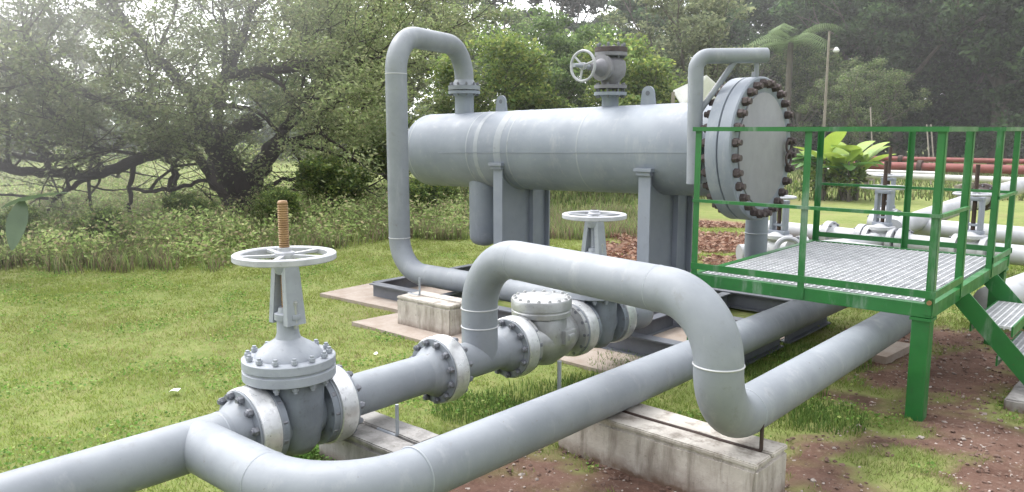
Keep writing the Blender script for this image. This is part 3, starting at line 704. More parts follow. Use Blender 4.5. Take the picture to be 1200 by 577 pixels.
# ---- spool between B and C, plus bypass tee C-D
t = thing('pipe_spool', 'short straight grey pipe between the near gate valve and the bypass riser', 'pipe', (LX,2.8,0))
obj('pipe_body', sweep(BM(), [(LX,JB+.02,LZ),(LX,JC-.06,LZ)], R1), M['pipe'], t)
joint(t, JB, 1, ph=.2); joint(t, JC, -1)
t = thing('bypass_pipeline', 'grey arched bypass pipe rising from the valve line and dropping to the front pipe run', 'pipe', (LX,3.5,0))
obj('tee_pipe', sweep(BM(), [(LX,JC+.06,LZ),(LX,JD-.1,LZ)], R1), M['pipe'], t)
TY = 3.50; ZT = 1.045; EY = 3.25; Z3 = .435
path = rounded([(LX,TY,LZ),(LX,TY,ZT),(X3,EY,ZT-.01),(X3,EY,Z3),(X3,9.0,Z3-.02)], [.35,.305,.29], 20)
n = len(path); i1 = 22; i2 = 43
rad = []
for k, p in enumerate(path):
    f_ = min(1, max(0, (p.x-LX)/(X3-LX))); rad.append(.1135)
obj('bypass_run', sweep(BM(), path, rad, 48), M['pipe'], t)
joint(t, JD, -1, ph=.1)
rr = .1135
welds(t, [((LX,TY,.585),(0,0,1),rr),((LX,TY,.70),(0,0,1),rr),((X3,EY,Z3+.305),(0,0,1),rr),])
welds(t, [((X3,EY+.30,Z3),(0,1,0),rr-.002),((LX+.36,TY-.052,ZT-.003),(1.71,-.25,-.01),rr-.003),((X3-.36,EY+.052,ZT-.008),(1.71,-.25,-.01),rr-.003)], 'seam')

# ---- check valve
yc = (JD+JE)/2; t = thing('check_valve', 'silver check valve with a round bolted cover beneath the arched bypass pipe', 'valve', (LX,yc,0)); h = (JE-JD)/2-.05
bm = BM(); lathe(bm, [(.118,-h),(.122,-h*.8),(.150,-h*.5),(.178,-h*.15),(.182,h*.1),(.165,h*.5),(.125,h*.85),(.118,h)], (LX,yc,LZ), (0,1,0), 48); obj('body', bm, M['check'], t)
yv = yc-.03; bm = BM(); lathe(bm, [(0,-.17),(.10,-.165),(.155,-.10),(.176,0),(.176,.13),(.168,.155),(0,.155)], (LX,yv,LZ), (0,0,1), 48); obj('body_neck', bm, M['check'], t)
zc = LZ+.20; bf = obj('cover', lathe(BM(), [(0,-.035),(.170,-.035),(.203,-.032),(.205,.0),(.199,.006),(.199,.014),(.207,.018),(.208,.072),(.202,.084),(.14,.088),(0,.084)], (LX,yv,zc), (0,0,1), 60), M['check'], t)
bolts(nut_c, bf, (LX,yv,zc+.028), (0,0,1), .183, 16)
for s in (-1,1): obj('end_flange', lathe(BM(), [(.11,-.024),(.188,-.024),(.188,.02),(.11,.02)], (LX,yc+s*(h-.02),LZ), (0,1,0), 48), M['check'], t)
bm = BM(); box(bm, (LX+.19,yv+.06,LZ+.03), (.05,.12,.10), bev=.012); box(bm, (LX+.205,yv+.06,LZ+.03), (.04,.07,.05), bev=.01); obj('hinge_boss', bm, M['check'], t)

# ---- second gate valve
t2 = gate_valve('gate_valve', 'grey gate valve behind the bypass pipe, its pale wheel showing above it', JE+.055, JF-.055, wheel_z=1.175, stem_top=1.205, wr=.235, stem_mat='bonnet', yk=.6)
joint(t2, JE, 1, ph=.3)
# ---- inlet pipe from line to vessel
YV = 5.50; XV = -6.42; NX, NY = -6.785, 6.868; ZR = .30; RI = .113
t = thing('inlet_pipeline', 'tall grey pipe rising from the ground and bending into the top of the vessel', 'pipe', (XV,YV,0))
joint(t, JF, 1, ph=.15)
obj('ground_run', sweep(BM(), rounded([(LX,JF+.05,LZ),(LX,YV,ZR),(XV,YV,ZR),(XV,YV,1.3)], [.20,.36], 18), RI), M['pipe'], t)
Zt = 2.765
obj('riser_bend', sweep(BM(), rounded([(XV,YV,1.3),(XV,YV,Zt),(NX,NY,Zt),(NX,NY,2.31)], [.38,.38], 18), RI), M['pipe'], t)
nf = obj('flange', lathe(BM(), [(RI,.10),(.15,.03),(.19,.03),(.19,-.018),(.10,-.018)], (NX,NY,2.28), (0,0,1), 40), M['pipe'], t)
welds(t, [((XV,YV,ZR+.36),(0,0,1),RI-.001),((XV,YV,Zt-.40),(0,0,1),RI-.001)], 'weld')

# ------------------------------------------------------------------ vessel
VP = Vector((-3.04,6.87,0)); VR = 0.0; RV = .441; ZV = 1.622
t = thing('pressure_vessel', 'long horizontal grey pressure vessel with bolted round end cover on plate supports', 'vessel', VP, VR)
X = W[t]
TILT = Matrix.Translation((0,0,ZV)) @ Matrix.Rotation(-math.radians(1.1), 4, 'Y') @ Matrix.Translation((0,0,-ZV)); XS = X; X = XS @ TILT
def vo(nm, bm, mat, par=None, **k): bm.transform(X); return obj(nm, bm, M[mat], par or t, **k)
LV = 4.29   # shell length to dome tangent
prof = [(0,-LV-.26)]
for k in range(1,13): a_ = PI/2*k/12; prof.append((RV*math.sin(a_), -LV-.26*math.cos(a_)))
prof += [(RV,-LV+.3),(RV,-2.9),(RV,-1.2),(RV,-.27),(.455,-.25),(.60,-.242)]
vo('shell', lathe(BM(), prof, (0,0,ZV), (1,0,0), 72), 'vessel')
for xx in (-LV+.02,-3.3,-2.68,-1.75): vo('weld_seam', torus(BM(), (xx,0,ZV), (1,0,0), RV-.001, .004, 64, 6, 2.5), 'seam')
for xx, ww in ((-3.155,.03),(-2.83,.05)): vo('pale_stripe', lathe(BM(), [(RV-.002,-ww),(RV+.0015,-ww),(RV+.0015,ww),(RV-.002,ww)], (xx,0,ZV), (1,0,0), 72), 'seam')
vo('long_seam', box(BM(), (-2.1,-RV-.001,ZV-.02), (3.3,.006,.006)), 'support')
bf = vo('body_flange', lathe(BM(), [(RV,-.24),(.625,-.24),(.64,-.235),(.64,-.133),(.63,-.128),(.3,-.128)], (0,0,ZV), (1,0,0), 80), 'vessel')
cv = vo('end_cover', lathe(BM(), [(.3,-.120),(.63,-.120),(.64,-.115),(.64,-.012),(.628,0),(0,0)], (0,0,ZV), (1,0,0), 80), 'vessel')
face = vo('cover_face', lathe(BM(), [(.50,.0),(.50,.012),(.494,.016),(0,.016)], (0,0,ZV), (1,0,0), 80), 'blind')
vb = bolt_mesh('cover_bolt', M['rustbolt'], .242, .040, .046, .026, .026)
x_, y_, a_ = frame((X.to_3x3() @ Vector((1,0,0))))
bolts(vb, cv, X @ Vector((-.12,0,ZV)), a_, .580, 28)
# cover hinge davit
bm = BM(); sweep(bm, rounded([(-.38,-.545,1.33),(-.38,-.545,2.43),(.03,-.04,2.44)], .12, 10), .066, 24); vo('davit', bm, 'pipe')
bm = BM(); cyl(bm, (-.36,-.515,1.95), (-.16,-.27,2.38), .026, 12); vo('davit_brace', bm, 'pipe')
bm = BM(); cyl(bm, (-.03,-.10,2.22), (-.03,-.10,2.50), .02, 10); box(bm, (-.05,-.08,2.25), (.05,.05,.10), bev=.008); vo('davit_hook', bm, 'pipe')
bm = BM(); box(bm, (-.38,-.50,1.62), (.10,.13,.20), bev=.006); box(bm, (-.38,-.50,2.0), (.08,.10,.05)); vo('davit_bracket', bm, 'pipe')
bm = BM(); torus(bm, (.05,.47,ZV+.02), (1,0,0), .055, .012, 20, 8); torus(bm, (.05,.47,ZV-.1), (1,0,0), .055, .012, 20, 8); vo('cover_handle', bm, 'rustbolt')
# nozzles (world coords)
Xi = X.inverted()
bm = BM(); lathe(bm, [(RI,0),(RI,.28),(.15,.31),(.19,.31),(.19,.345),(0,.345)], (NX,NY,1.905), (0,0,1), 36); nz_ = obj('nozzle', bm, M['vessel'], t)
lb = bolt_mesh('nozzle_bolt', M['bolt'], .10, .016, .018, .010, .010)
bolts(lb, nf, (NX,NY,2.272), (0,0,1), .163, 10)
TX, TY2 = -4.69, 6.868
bm = BM(); lathe(bm, [(.085,0),(.085,.12),(.10,.145),(.165,.145),(.165,.178),(0,.178)], (TX,TY2,1.995), (0,0,1), 32); tn = obj('nozzle', bm, M['vessel'], t)
bolts(lb, tn, (TX,TY2,2.19), (0,0,1), .138, 8)
for xx in (-3.14,-1.19):
    bm = BM(); n_ = 12; A = []; B = []
    pts = [(-.085,0),(-.07,.12)]+[(-.07*math.cos(PI*k/n_), .12+.07*math.sin(PI*k/n_)) for k in range(1,n_)]+[(.07,.12),(.085,0)]
    # plate with an eye : ring of quads
    hole = [(-.022*math.cos(2*PI*k/16), .12+.022*math.sin(2*PI*k/16)) for k in range(16)]
    for s in (-1,1):
        outer = [bm.verts.new((xx+p_[0], s*.012, ZV+RV-.01+p_[1])) for p_ in pts]; (A if s < 0 else B).extend(outer)
        bm.faces.new(outer)
    for k in range(len(A)): bm.faces.new((A[k],A[(k+1)%len(A)],B[(k+1)%len(A)],B[k]))
    lug = vo('lifting_lug', bm, 'vessel', smooth=False)
    bm = BM(); cyl(bm, (xx,-.0145,ZV+RV+.11), (xx,.0145,ZV+RV+.11), .024, 16); vo('eye_hole', bm, 'dark', lug)
# supports
X = XS
for xx in (-2.83,-.96):
    zb = .19
    bm = BM(); box(bm, (xx,0,(zb+1.38)/2), (.022,.80,1.38-zb)); 
    for s in (-1,1): box(bm, (xx,s*.41,(zb+1.40)/2+.0), (.13,.02,1.40-zb))
    box(bm, (xx,.12,(zb+1.2)/2), (.13,.018,1.2-zb-.01))
    box(bm, (xx,-.43,1.42), (.19,.08,.03)); box(bm, (xx,-.425,1.385), (.15,.05,.035)); box(bm, (xx,0,zb-.008), (.20,.88,.02))
    sp_ = vo('support_plate', bm, 'support', smooth=False)
# boot (drain pot)
bm = BM(); lathe(bm, [(0,-.03),(.07,-.025),(.13,0),(.165,.05),(.172,.10),(.172,.98)], (-3.34,-.10,.47), (0,0,1), 36); vo('boot', bm, 'vessel')
vo('boot_collar', torus(BM(), (-3.34,-.10,1.235), (0,0,1),   .176, .012, 36, 8), 'seam')
# drain leg behind cover
bm = BM(); sweep(bm, rounded([(-.49,.35,1.5),(-.49,1.05,1.5),(-.49,1.05,.2)], .2, 10), .115, 28); vo('drain_pipe', bm, 'vessel')
vo('drain_collar', torus(BM(), (-.49,1.05,.72), (0,0,1), .115, .006, 32, 6), 'seam')

# small valve on top of the vessel
t = thing('globe_valve', 'weathered valve with a side handwheel on the top nozzle of the vessel', 'valve', (TX,TY2,2.21))
bm = BM(); lathe(bm, [(.165,0),(.165,.035),(.09,.04),(.10,.08),(.145,.13),(.158,.20),(.148,.27),(.10,.315),(.165,.325),(.165,.36),(0,.36)], (TX,TY2,2.208), (0,0,1), 36); gb = obj('body', bm, M['topvalve'], t)
blf = obj('blind_flange', lathe(BM(), [(0,0),(.165,0),(.165,.045),(.10,.055),(0,.06)], (TX,TY2,2.572), (0,0,1), 32), M['rustbolt'], t)
bolts(lb, blf, (TX,TY2,2.585), (0,0,1), .135, 8)
dv = (-cr*.68-cf*.73).normalized(); c0_ = Vector((TX,TY2,2.41))
bm = BM(); lathe(bm, [(.10,.08),(.13,.13),(.13,.165),(.09,.17),(.07,.22),(.045,.30),(.035,.36),(.0,.36)], c0_, dv, 24); obj('bonnet', bm, M['topvalve'], t)
bm = BM(); cyl(bm, c0_+dv*.3, c0_+dv*.60, .02, 12); obj('stem', bm, M['bonnet'], t)
hw = BM(); wc = c0_+dv*.46; torus(hw, wc, dv, .145, .014, 36, 8); x_, y_, a_ = frame(dv)
for k in range(3):
    a1 = 2*PI*k/3+.3; cyl(hw, wc+(x_*math.cos(a1)+y_*math.sin(a1))*.02, wc+(x_*math.cos(a1)+y_*math.sin(a1))*.14, .011, 8)
lathe(hw, [(0,-.02),(.035,-.02),(.035,.02),(0,.02)], wc, dv, 16); obj('handwheel', hw, M['wheel'], t)

# ------------------------------------------------------------------ skid frame, blocks, pads
def beam(bm, p, q, hgt=.2, w=.12, tk=.012):
    p, q = Vector(p), Vector(q); bar(bm, p+Vector((0,0,hgt/2-tk/2)), q+Vector((0,0,hgt/2-tk/2)), w, tk); bar(bm, p-Vector((0,0,hgt/2-tk/2)), q-Vector((0,0,hgt/2-tk/2)), w, tk)
    bar(bm, p, q, tk, hgt-2*tk-.001); return bm
t = thing('skid_frame', 'dark steel channel frame lying on the ground under the vessel and inlet pipe', 'frame', (-4.6,6.4,0))
SZ = .098
for y in (5.28,6.32,7.40):
    bm = BM(); beam(bm, (-6.60,y,SZ), (-2.60,y,SZ), .16, .12); obj('long_beam', bm, M['dark'], t, smooth=False)
for x in (-6.65,-5.62,-4.45,-3.55,-2.55):
    for ya, yb in ((5.342,6.258),(6.382,7.338)):
        bm = BM(); beam(bm, (x,ya,SZ-.003), (x,yb,SZ-.003), .148, .09); obj('cross_beam', bm, M['dark'], t, smooth=False)
def rough_block(bm, x0,x1,y0,y1,z0,z1, j=.006, n=14, bev=.014):
    r = bmesh.ops.create_cube(bm, size=1, matrix=Matrix.Translation(((x0+x1)/2,(y0+y1)/2,(z0+z1)/2)) @ Matrix.Diagonal((x1-x0,y1-y0,z1-z0,1)))
    es = list(set(e for v in r['verts'] for e in v.link_edges)); bmesh.ops.bevel(bm, geom=es, offset=bev, segments=2, affect='EDGES')
    bmesh.ops.subdivide_edges(bm, edges=bm.edges[:], cuts=0)
    long_e = [e for e in bm.edges if e.calc_length() > .12]; bmesh.ops.subdivide_edges(bm, edges=long_e, cuts=n, use_grid_fill=True)
    for v in bm.verts: v.co += Vector((noise.noise(v.co*9), noise.noise(v.co*9+Vector((5,0,0))), noise.noise(v.co*9+Vector((0,5,0)))))*j
    return bm
def block(label, x0,x1,y0,y1,h, mat, rz=0, rods=(), gap=.022, rodh=.17, rmat='rust', lie=.16):
    t = thing('concrete_block', label, 'block', ((x0+x1)/2,(y0+y1)/2,0), rz, 'concrete blocks under the pipes'); X = W[t] @ Matrix.Translation((-(x0+x1)/2,-(y0+y1)/2,0))
    ym = (y0+y1)/2
    bm = BM(); rough_block(bm, x0,x1,y0,y1,-.05,h-.028); bm.transform(X); obj('base_block', bm, M[mat], t)
    for s,(a_,b_) in enumerate(((y0,ym-gap/2),(ym+gap/2,y1))):
        bm = BM(); rough_block(bm, x0+.002,x1-.002,a_+.002,b_,h-.026,h, .004, 8, .006); bm.transform(X); obj('top_slab', bm, M[mat], t)
    for x in rods:
        bm = BM(); sweep(bm, rounded([(x-lie,ym,h-.004),(x,ym,h-.004),(x,ym,h+rodh)], .02, 5), .0095, 10); bm.transform(X); obj('anchor_rod', bm, M[rmat], t)
    return t
block('long whitewashed concrete block carrying the front pipe, with a rusty rod at its right end', -2.64,-1.44,3.38,3.72,.262,'conc', math.radians(-2.0), (-1.50,), rodh=.20, lie=.88)
block('grey concrete block under the straight pipe beside the near gate valve', -3.55,-2.90,2.42,2.74,.215,'conc2', 0, (-3.06,), rodh=.17, rmat='bonnet')
block('pale concrete block beside the stained slab, left of the bypass riser', -5.50,-4.80,4.66,4.98,.29,'conc', 0, (-5.36,), rodh=.16, rmat='bonnet')
cyl_ = cyl(BM(), (-3.08,3.98,-.02), (-3.08,3.98,.30), .014, 10); tag(obj('anchor_rod', cyl_, M['bonnet'], None, loc=(-3.08,3.98,0)), 'thin upright grey rod in the grass under the check valve', 'rod')
def pad(name, pts, h, label):
    bm = BM(); vs = [bm.verts.new((x,y,h)) for x,y in pts]; f_ = bm.faces.new(vs)
    ex = bmesh.ops.extrude_face_region(bm, geom=[f_])
    for v_ in ex['geom']:
        if isinstance(v_, bmesh.types.BMVert): v_.co.z = -.03
    o = obj(name, bm, M['pad'], None, False, loc=(pts[0][0],pts[0][1],0)); tag(o, label, 'slab'); return o
pad('concrete_slab', [(-7.15,4.98),(-5.90,5.02),(-5.86,5.85),(-5.86,6.62),(-7.25,6.65)], .035, 'stained flat concrete slab under the tall inlet pipe')
pad('concrete_slab', [(-5.86,4.42),(-4.55,4.40),(-4.5,5.2),(-5.80,5.2)], .03, 'flat stained slab under the pale concrete block')
pad('concrete_slab', [(-3.85,4.75),(-2.75,4.72),(-2.6,6.7),(-3.85,6.7)], .025, 'brown stained slab below the second gate valve')
pad('concrete_slab', [(-2.10,6.45),(-1.75,6.40),(-1.70,6.95),(-2.12,6.95)], .05, 'small pale slab between the two pipes under the platform')

# ------------------------------------------------------------------ platform
PX0, PX1, PY0, PY1, DZ = -2.82, -1.215, 5.25, 7.60, .745
t = thing('access_platform', 'green steel platform with handrails, galvanised grating and short stairs', 'platform', (PX1,PY0,0))
def po(nm, bm, mat='green', par=None, smooth=False): return obj(nm, bm, M[mat], par or t, smooth)
bm = BM()
nb = int((PY1-PY0-.1)/.055)
for k in range(nb+1): box(bm, ((PX0+PX1)/2, PY0+.05+k*.055, DZ-.014), (PX1-PX0-.1,.010,.026))
for k in range(int((PX1-PX0-.1)/.05)+1): box(bm, (PX0+.05+k*.05, (PY0+PY1)/2, DZ-.0155), (.010,PY1-PY0-.1,.024))
po('deck_grating', bm, 'grate')
BH = .088
for p, q in (((PX0,PY0,DZ-BH/2),(PX1,PY0,DZ-BH/2)),((PX0,PY1,DZ-BH/2),(PX1,PY1,DZ-BH/2))):
    bm = BM(); box(bm, ((p[0]+q[0])/2, p[1], p[2]), (PX1-PX0+.05,.05,BH), bev=.004); po('edge_beam', bm)
for x in (PX0,PX1):
    bm = BM(); box(bm, (x,(PY0+PY1)/2,DZ-BH/2-.002), (.05,PY1-PY0-.054,BH-.003)); po('edge_beam', bm)
for y in (6.03,6.82):
    bm = BM(); box(bm, ((PX0+PX1)/2,y,DZ-.066), (PX1-PX0-.054,.04,.07)); po('cross_beam', bm)
for x, y in ((PX0+.03,PY0+.03),(PX1-.035,PY0+.03),(PX0+.03,PY1-.03),(PX1-.035,PY1-.03)):
    bm = BM(); box(bm, (x,y,(DZ-BH)/2-.02), (.105,.105,DZ-BH+.036), bev=.008); po('leg', bm)
    bm = BM(); box(bm, (x,y,DZ-BH-.012), (.125,.125,.018)); po('cap_plate', bm)
def post(x, y, z0=DZ-.07, z1=1.80, s=.04, sx=1, sy=1):    # angle iron
    bm = BM(); box(bm, (x, y+sy*s/2, (z0+z1)/2), (.006,s,z1-z0)); box(bm, (x+sx*(s/2+.0035), y+sy*.0, (z0+z1)/2), (s,.006,z1-z0)); po('handrail_post', bm)
post(PX0+.005,PY0-.028,sx=1,sy=1); post(-2.02,PY0-.028,sx=1,sy=1); post(PX1+.026,PY0-.028,sx=-1,sy=1)
post(PX1+.028,5.93,sx=-1,sy=1); post(PX1+.028,6.92,sx=-1,sy=1); post(PX1+.028,PY1+.026,sx=-1,sy=-1); post(-2.02,PY1+.028,sx=1,sy=-1); post(PX0+.005,PY1+.028,sx=1,sy=-1)
def rail(p, q, h=.03, d=.03, name='handrail'):
    bm = BM(); bar(bm, p, q, d, h); po(name, bm)
o_ = .03
TZ = 1.80
rail((PX0-.015,PY0-o_,TZ),(PX1+.045,PY0-o_,TZ)); rail((PX1+o_,PY0-.012,TZ),(PX1+o_,5.97,TZ)); rail((PX1+o_,6.90,TZ),(PX1+o_,PY1+.012,TZ)); rail((PX0-.015,PY1+o_,TZ),(PX1+.045,PY1+o_,TZ)); rail((PX0-.01,PY0-.012,TZ),(PX0-.01,PY1+.012,TZ))
MZ = 1.285
rail((PX0,PY0-o_,MZ),(PX1+.04,PY0-o_,MZ),.022,.022,'mid_rail'); rail((PX1+o_,PY0-.015,MZ),(PX1+o_,5.95,MZ),.022,.022,'mid_rail'); rail((PX1+o_,6.92,MZ),(PX1+o_,PY1+.015,MZ),.022,.022,'mid_rail'); rail((PX0,PY1+o_,MZ),(PX1+.04,PY1+o_,MZ),.022,.022,'mid_rail')
KZ = DZ+.058
rail((PX0,PY0-o_,KZ),(PX1+.04,PY0-o_,KZ),.045,.012,'toe_board'); rail((PX1+o_,PY0-.02,KZ),(PX1+o_,5.95,KZ),.045,.012,'toe_board'); rail((PX1+o_,6.92,KZ),(PX1+o_,PY1+.02,KZ),.045,.012,'toe_board'); rail((PX0,PY1+o_,KZ),(PX1+.04,PY1+o_,KZ),.045,.012,'toe_board')
bm = BM(); cyl(bm, (PX1+.01,PY0-.033,DZ+.012), (PX1+.01,PY0-.05,DZ+.012), .014, 12); po('bolt_head', bm, 'brass')
for y in (5.965,6.885):
    bm = BM(); bar(bm, (PX1+.03,y,.67), (-.66,y,.10), .012, .12); po('stair_stringer', bm)
for x, z in ((-1.0,.50),(-.83,.29)):
    bm = BM(); yy0, yy1 = 5.98, 6.87
    for k in range(7): box(bm, (x-.11+k*.0367,(yy0+yy1)/2,z), (.009,yy1-yy0,.024))
    for k in range(24): box(bm, (x,yy0+.015+k*.0375,z+.0035), (.23,.009,.019))
    tr = po('stair_tread', bm, 'grate')
    bm = BM(); box(bm, (x-.12,(yy0+yy1)/2,z-.02), (.012,yy1-yy0,.07)); box(bm, (x+.122,(yy0+yy1)/2,z-.02), (.012,yy1-yy0,.07)); po('tread_frame', bm, 'green', tr)
bm = BM(); rough_block(bm, -.86,-.1,5.78,7.0,-.04,.085,.006,12,.012)
tag(obj('footing_slab', bm, M['conc2'], None, loc=(-.6,6.2,0)), 'dark edged footing slab under the foot of the platform stairs', 'slab')

# ------------------------------------------------------------------ yard pipes and valves beyond the platform
def simple_pipe(label, pts, r, rad=.3, mat='yard', joints=(), name='pipeline'):
    p0 = Vector(pts[0]); t = thing(name, label, 'pipe', (p0.x,p0.y,0))
    obj('pipe_body', sweep(BM(), rounded(pts, rad, 12) if len(pts) > 2 else pts, r, 28), M[mat], t)
    for c_, ax, ir in joints:
        fl = obj('flange', lathe(BM(), [(r,-.09),(r*1.25,-.05),(r*1.62,-.045),(r*1.62,.045),(r*1.25,.05),(r,.09)], c_, ax, 36), M['yard' if not ir else 'rustbolt'], t)
        bolts(lb, fl, c_, ax, r*1.42, 10)
    return t
YP = 11.35
simple_pipe('grey yard pipe carrying two gate valves beyond the platform', [(-5.2,YP+.55,.27),(-.2,YP-.25,.27)], .125, joints=[((-3.62,YP+.30,.27),(1,-.16,0),0),((-3.05,YP+.2,.27),(1,-.16,0),0),((-4.1,YP+.375,.27),(1,-.16,0),0)])
simple_pipe('grey yard pipe running just behind the one with the valves', [(-3.9,12.9,.36),(1.0,12.2,.36)], .13)
simple_pipe('pale yard pipe with rusty flange slanting away beyond the platform', [(-3.3,11.95,.40),(-2.72,15.6,.72),(-2.2,19.5,.9)], .14, 2.0, joints=[((-2.80,15.1,.68),(.16,1,.09),1)])
simple_pipe('thick pale pipe passing close behind the platform stairs', [(-1.35,7.95,.28),(-.65,11.2,.44),(-.3,14,.55)], .15, 2.0)
simple_pipe('low pale pipe with round flanges at the left end of the yard pipes', [(-4.5,9.6,.2),(-3.55,10.6,.25),(-3.3,11.8,.28)], .12, .6, joints=[((-3.92,10.2,.23),(.68,.73,0),0)])
simple_pipe('short pale pipe crossing low behind the platform toe board', [(-3.3,9.9,.32),(-1.9,9.5,.32)], .13)
def yard_valve(x, y, label, wz, st, wr, z=.27, r=0):
    t = thing('gate_valve', label, 'valve', (x,y,0), -.16, 'gate valves among the yard pipes'); A_ = Matrix.Translation((x,y,0)) @ Matrix.Rotation(-.16, 4, 'Z')
    def ob(nm, bm, mat, par=None, **k): bm.transform(A_); return obj(nm, bm, M[mat], par or t, **k)
    ob('body', lathe(BM(), [(.10,-.17),(.13,-.15),(.165,-.06),(.17,0),(.165,.06),(.13,.15),(.10,.17)], (0,0,z), (1,0,0), 32), 'yard')
    for s_ in (-1,1):
        c_ = A_ @ Vector((s_*.17,0,z)); fl = ob('end_flange', lathe(BM(), [(.1,-.035),(.195,-.035),(.195,.035),(.1,.035)], (s_*.17,0,z), (1,0,0), 36), 'yard'); bolts(lb, fl, c_, A_.to_3x3() @ Vector((1,0,0)), .165, 8)
    ob('body_neck', lathe(BM(), [(0,0),(.14,0),(.13,.12),(.17,.16),(.17,.20),(.11,.215),(.06,.25),(0,.25)], (0,0,z), (0,0,1), 32), 'yard')
    yo = BM(); zt = wz-.03
    for s_ in (-1,1): box(yo, (s_*.085,0,(z+.22+zt)/2), (.045,.10,zt-z-.22), bev=.008)
    box(yo, (0,0,zt-.02), (.22,.11,.05), bev=.01); box(yo, (0,0,z+.235), (.24,.13,.05), bev=.01); box(yo, (0,0,z+.33), (.15,.07,.03), bev=.006)
    ob('yoke', yo, 'support')
    ob('stem', cyl(BM(), (0,0,z+.2), (0,0,st), .026, 12), 'rust')
    hw = torus(BM(), (0,0,wz+.01), (0,0,1), wr-.016, .016, 40, 8)
    for k in range(4):
        a1 = PI*k/2+.6; cyl(hw, (math.cos(a1)*.02,math.sin(a1)*.02,wz+.01), (math.cos(a1)*(wr-.02),math.sin(a1)*(wr-.02),wz+.01), .010, 8)
    lathe(hw, [(0,-.02),(.045,-.02),(.045,.03),(0,.03)], (0,0,wz+.01), (0,0,1), 16); ob('handwheel', hw, 'wheel')
    return t
yard_valve(-3.34, YP+.21, 'grey gate valve with pale handwheel on the yard pipe, nearest the bright plant', 1.0, 1.37, .32)
yard_valve(-2.20, YP+.03, 'grey gate valve with dark stem on the yard pipe, nearest the stairs', .98, 1.36, .26)
yard_valve(-4.05, 14.2, 'gate valve standing farther back among the yard pipes', 1.02, 1.5, .24)
yard_valve(-4.05, 9.75, 'small grey gate valve between the blind flange and the yard pipes', .94, .96, .20)
# pipe ring flange lying near the drain leg
t = thing('loose_flange', 'pale ring flange lying beside the drain leg behind the platform', 'flange', (-3.35,8.35,0))
obj('ring', torus(BM(), (-3.35,8.35,.5), (.5,-.8,.25), .13, .03, 32, 8), M['yard'], t)
bm = BM(); cyl(bm, (-3.35,8.35,-.02), (-3.35,8.35,.37), .05, 12); obj('post', bm, M['yard'], t)

# ------------------------------------------------------------------ loose stones, litter, scraps
random.seed(77)
def scatter(name, n, fn, s0, s1, mat, label, cat):
    bm = BM()
    for k in range(n):
        p = fn(); s = random.uniform(s0, s1)
        r = bmesh.ops.create_icosphere(bm, subdivisions=1, radius=s, matrix=Matrix.Translation(p) @ Matrix.Rotation(random.uniform(0,6), 4, 'Z') @ Matrix.Diagonal((1,random.uniform(.6,1),random.uniform(.35,.6),1)))
        for v in r['verts']: v.co += Vector([random.uniform(-.2,.2)*s for _ in range(3)])
    o = obj(name, bm, mat, None, smooth=False); tag(o, label, cat, kind='stuff')
def indirt():
    while True:
        x = random.uniform(-4, .6); y = random.uniform(2.2, 8)
        i = int((x-GX0)/GS); j = int((y-GY0)/GS)
        if dirtA[i,j] > .35: return Vector((x,y,hA[i,j]+.002))
scatter('gravel', 1500, indirt, .002, .010, paint('pale_gravel', (.42,.37,.34), (.22,.16,.13), rough=.9, scale=25), 'small pale stones scattered over the bare red soil', 'gravel')
scatter('stones', 90, indirt, .010, .026, paint('grey_stone', (.38,.34,.31), (.20,.16,.14), rough=.9, scale=12), 'larger pale stones lying on the bare soil', 'stones')
scatter('soil_clods', 1600, indirt, .003, .020, paint('soil_clod', (.15,.095,.075), (.09,.055,.042), rough=.95, scale=20), 'dark clods and dead leaves on the bare red soil', 'soil')
lp = []
while len(lp) < 9000:
    x = random.uniform(-8.5,-2); y = random.uniform(7, 14)
    i = int((x-GX0)/GS); j = int((y-GY0)/GS)
    if 0 <= i < nx and 0 <= j < ny and litA[i,j] > .3: lp.append((x,y,hA[i,j]+random.uniform(.005,.05)))
o = mobj('leaf_litter', leaf_mesh('leaf_litter', np.array(lp), .075, [(.30,.19,.14),(.20,.11,.08),(.38,.27,.21),(.13,.07,.05)], up=.8)); tag(o, 'brown dead leaf litter on the ground behind the vessel supports', 'leaf litter', kind='stuff')
# weeds under near valve, along block and pipes
def spots(lst, n):
    out = []
    for k in range(n):
        (u,v), r = random.choice(lst); p = g_at(u,v); a_ = random.uniform(0,6.28); q = r*random.random()**.6; out.append((p.x+math.cos(a_)*q, p.y+math.sin(a_)*q))
    return np.array(out)
WS = [((370,535),.22),((335,540),.15),((410,505),.2),((700,455),.3),((640,470),.4),((560,480),.3),((900,450),.4),((960,420),.4),((850,430),.35),((960,490),.3),((750,430),.4)]
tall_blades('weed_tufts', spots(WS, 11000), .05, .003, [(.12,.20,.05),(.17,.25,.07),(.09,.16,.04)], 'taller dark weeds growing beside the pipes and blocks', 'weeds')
pts_ = spots(WS[:3], 1500); zz = rng.random(len(pts_))*.06+.01
o = mobj('small_weeds', leaf_mesh('small_weeds', np.column_stack([pts_, zz]), .022, [(.08,.17,.035),(.12,.22,.05)], up=.6, aspect=.6)); tag(o, 'small leafy weeds in the soil under the near valve', 'weeds', kind='stuff')
lw = []
while len(lw) < 16000:
    a_ = random.uniform(-.7,.62); d_ = 2.5+random.random()**.8*9; p = cf*math.cos(a_)*d_+cr*math.sin(a_)*d_
    if noise.noise(Vector((p.x*1.6,p.y*1.6,8))) < .12 or p.x > -3.0 and p.y < 3: continue
    if -7.3 < p.x < -2.6 and 4.4 < p.y < 8: continue
    i = int((p.x-GX0)/GS); j = int((p.y-GY0)/GS)
    if 0 <= i < nx and 0 <= j < ny and dirtA[i,j] < .3: lw.append((p.x,p.y,hA[i,j]+random.uniform(.012,.035)))
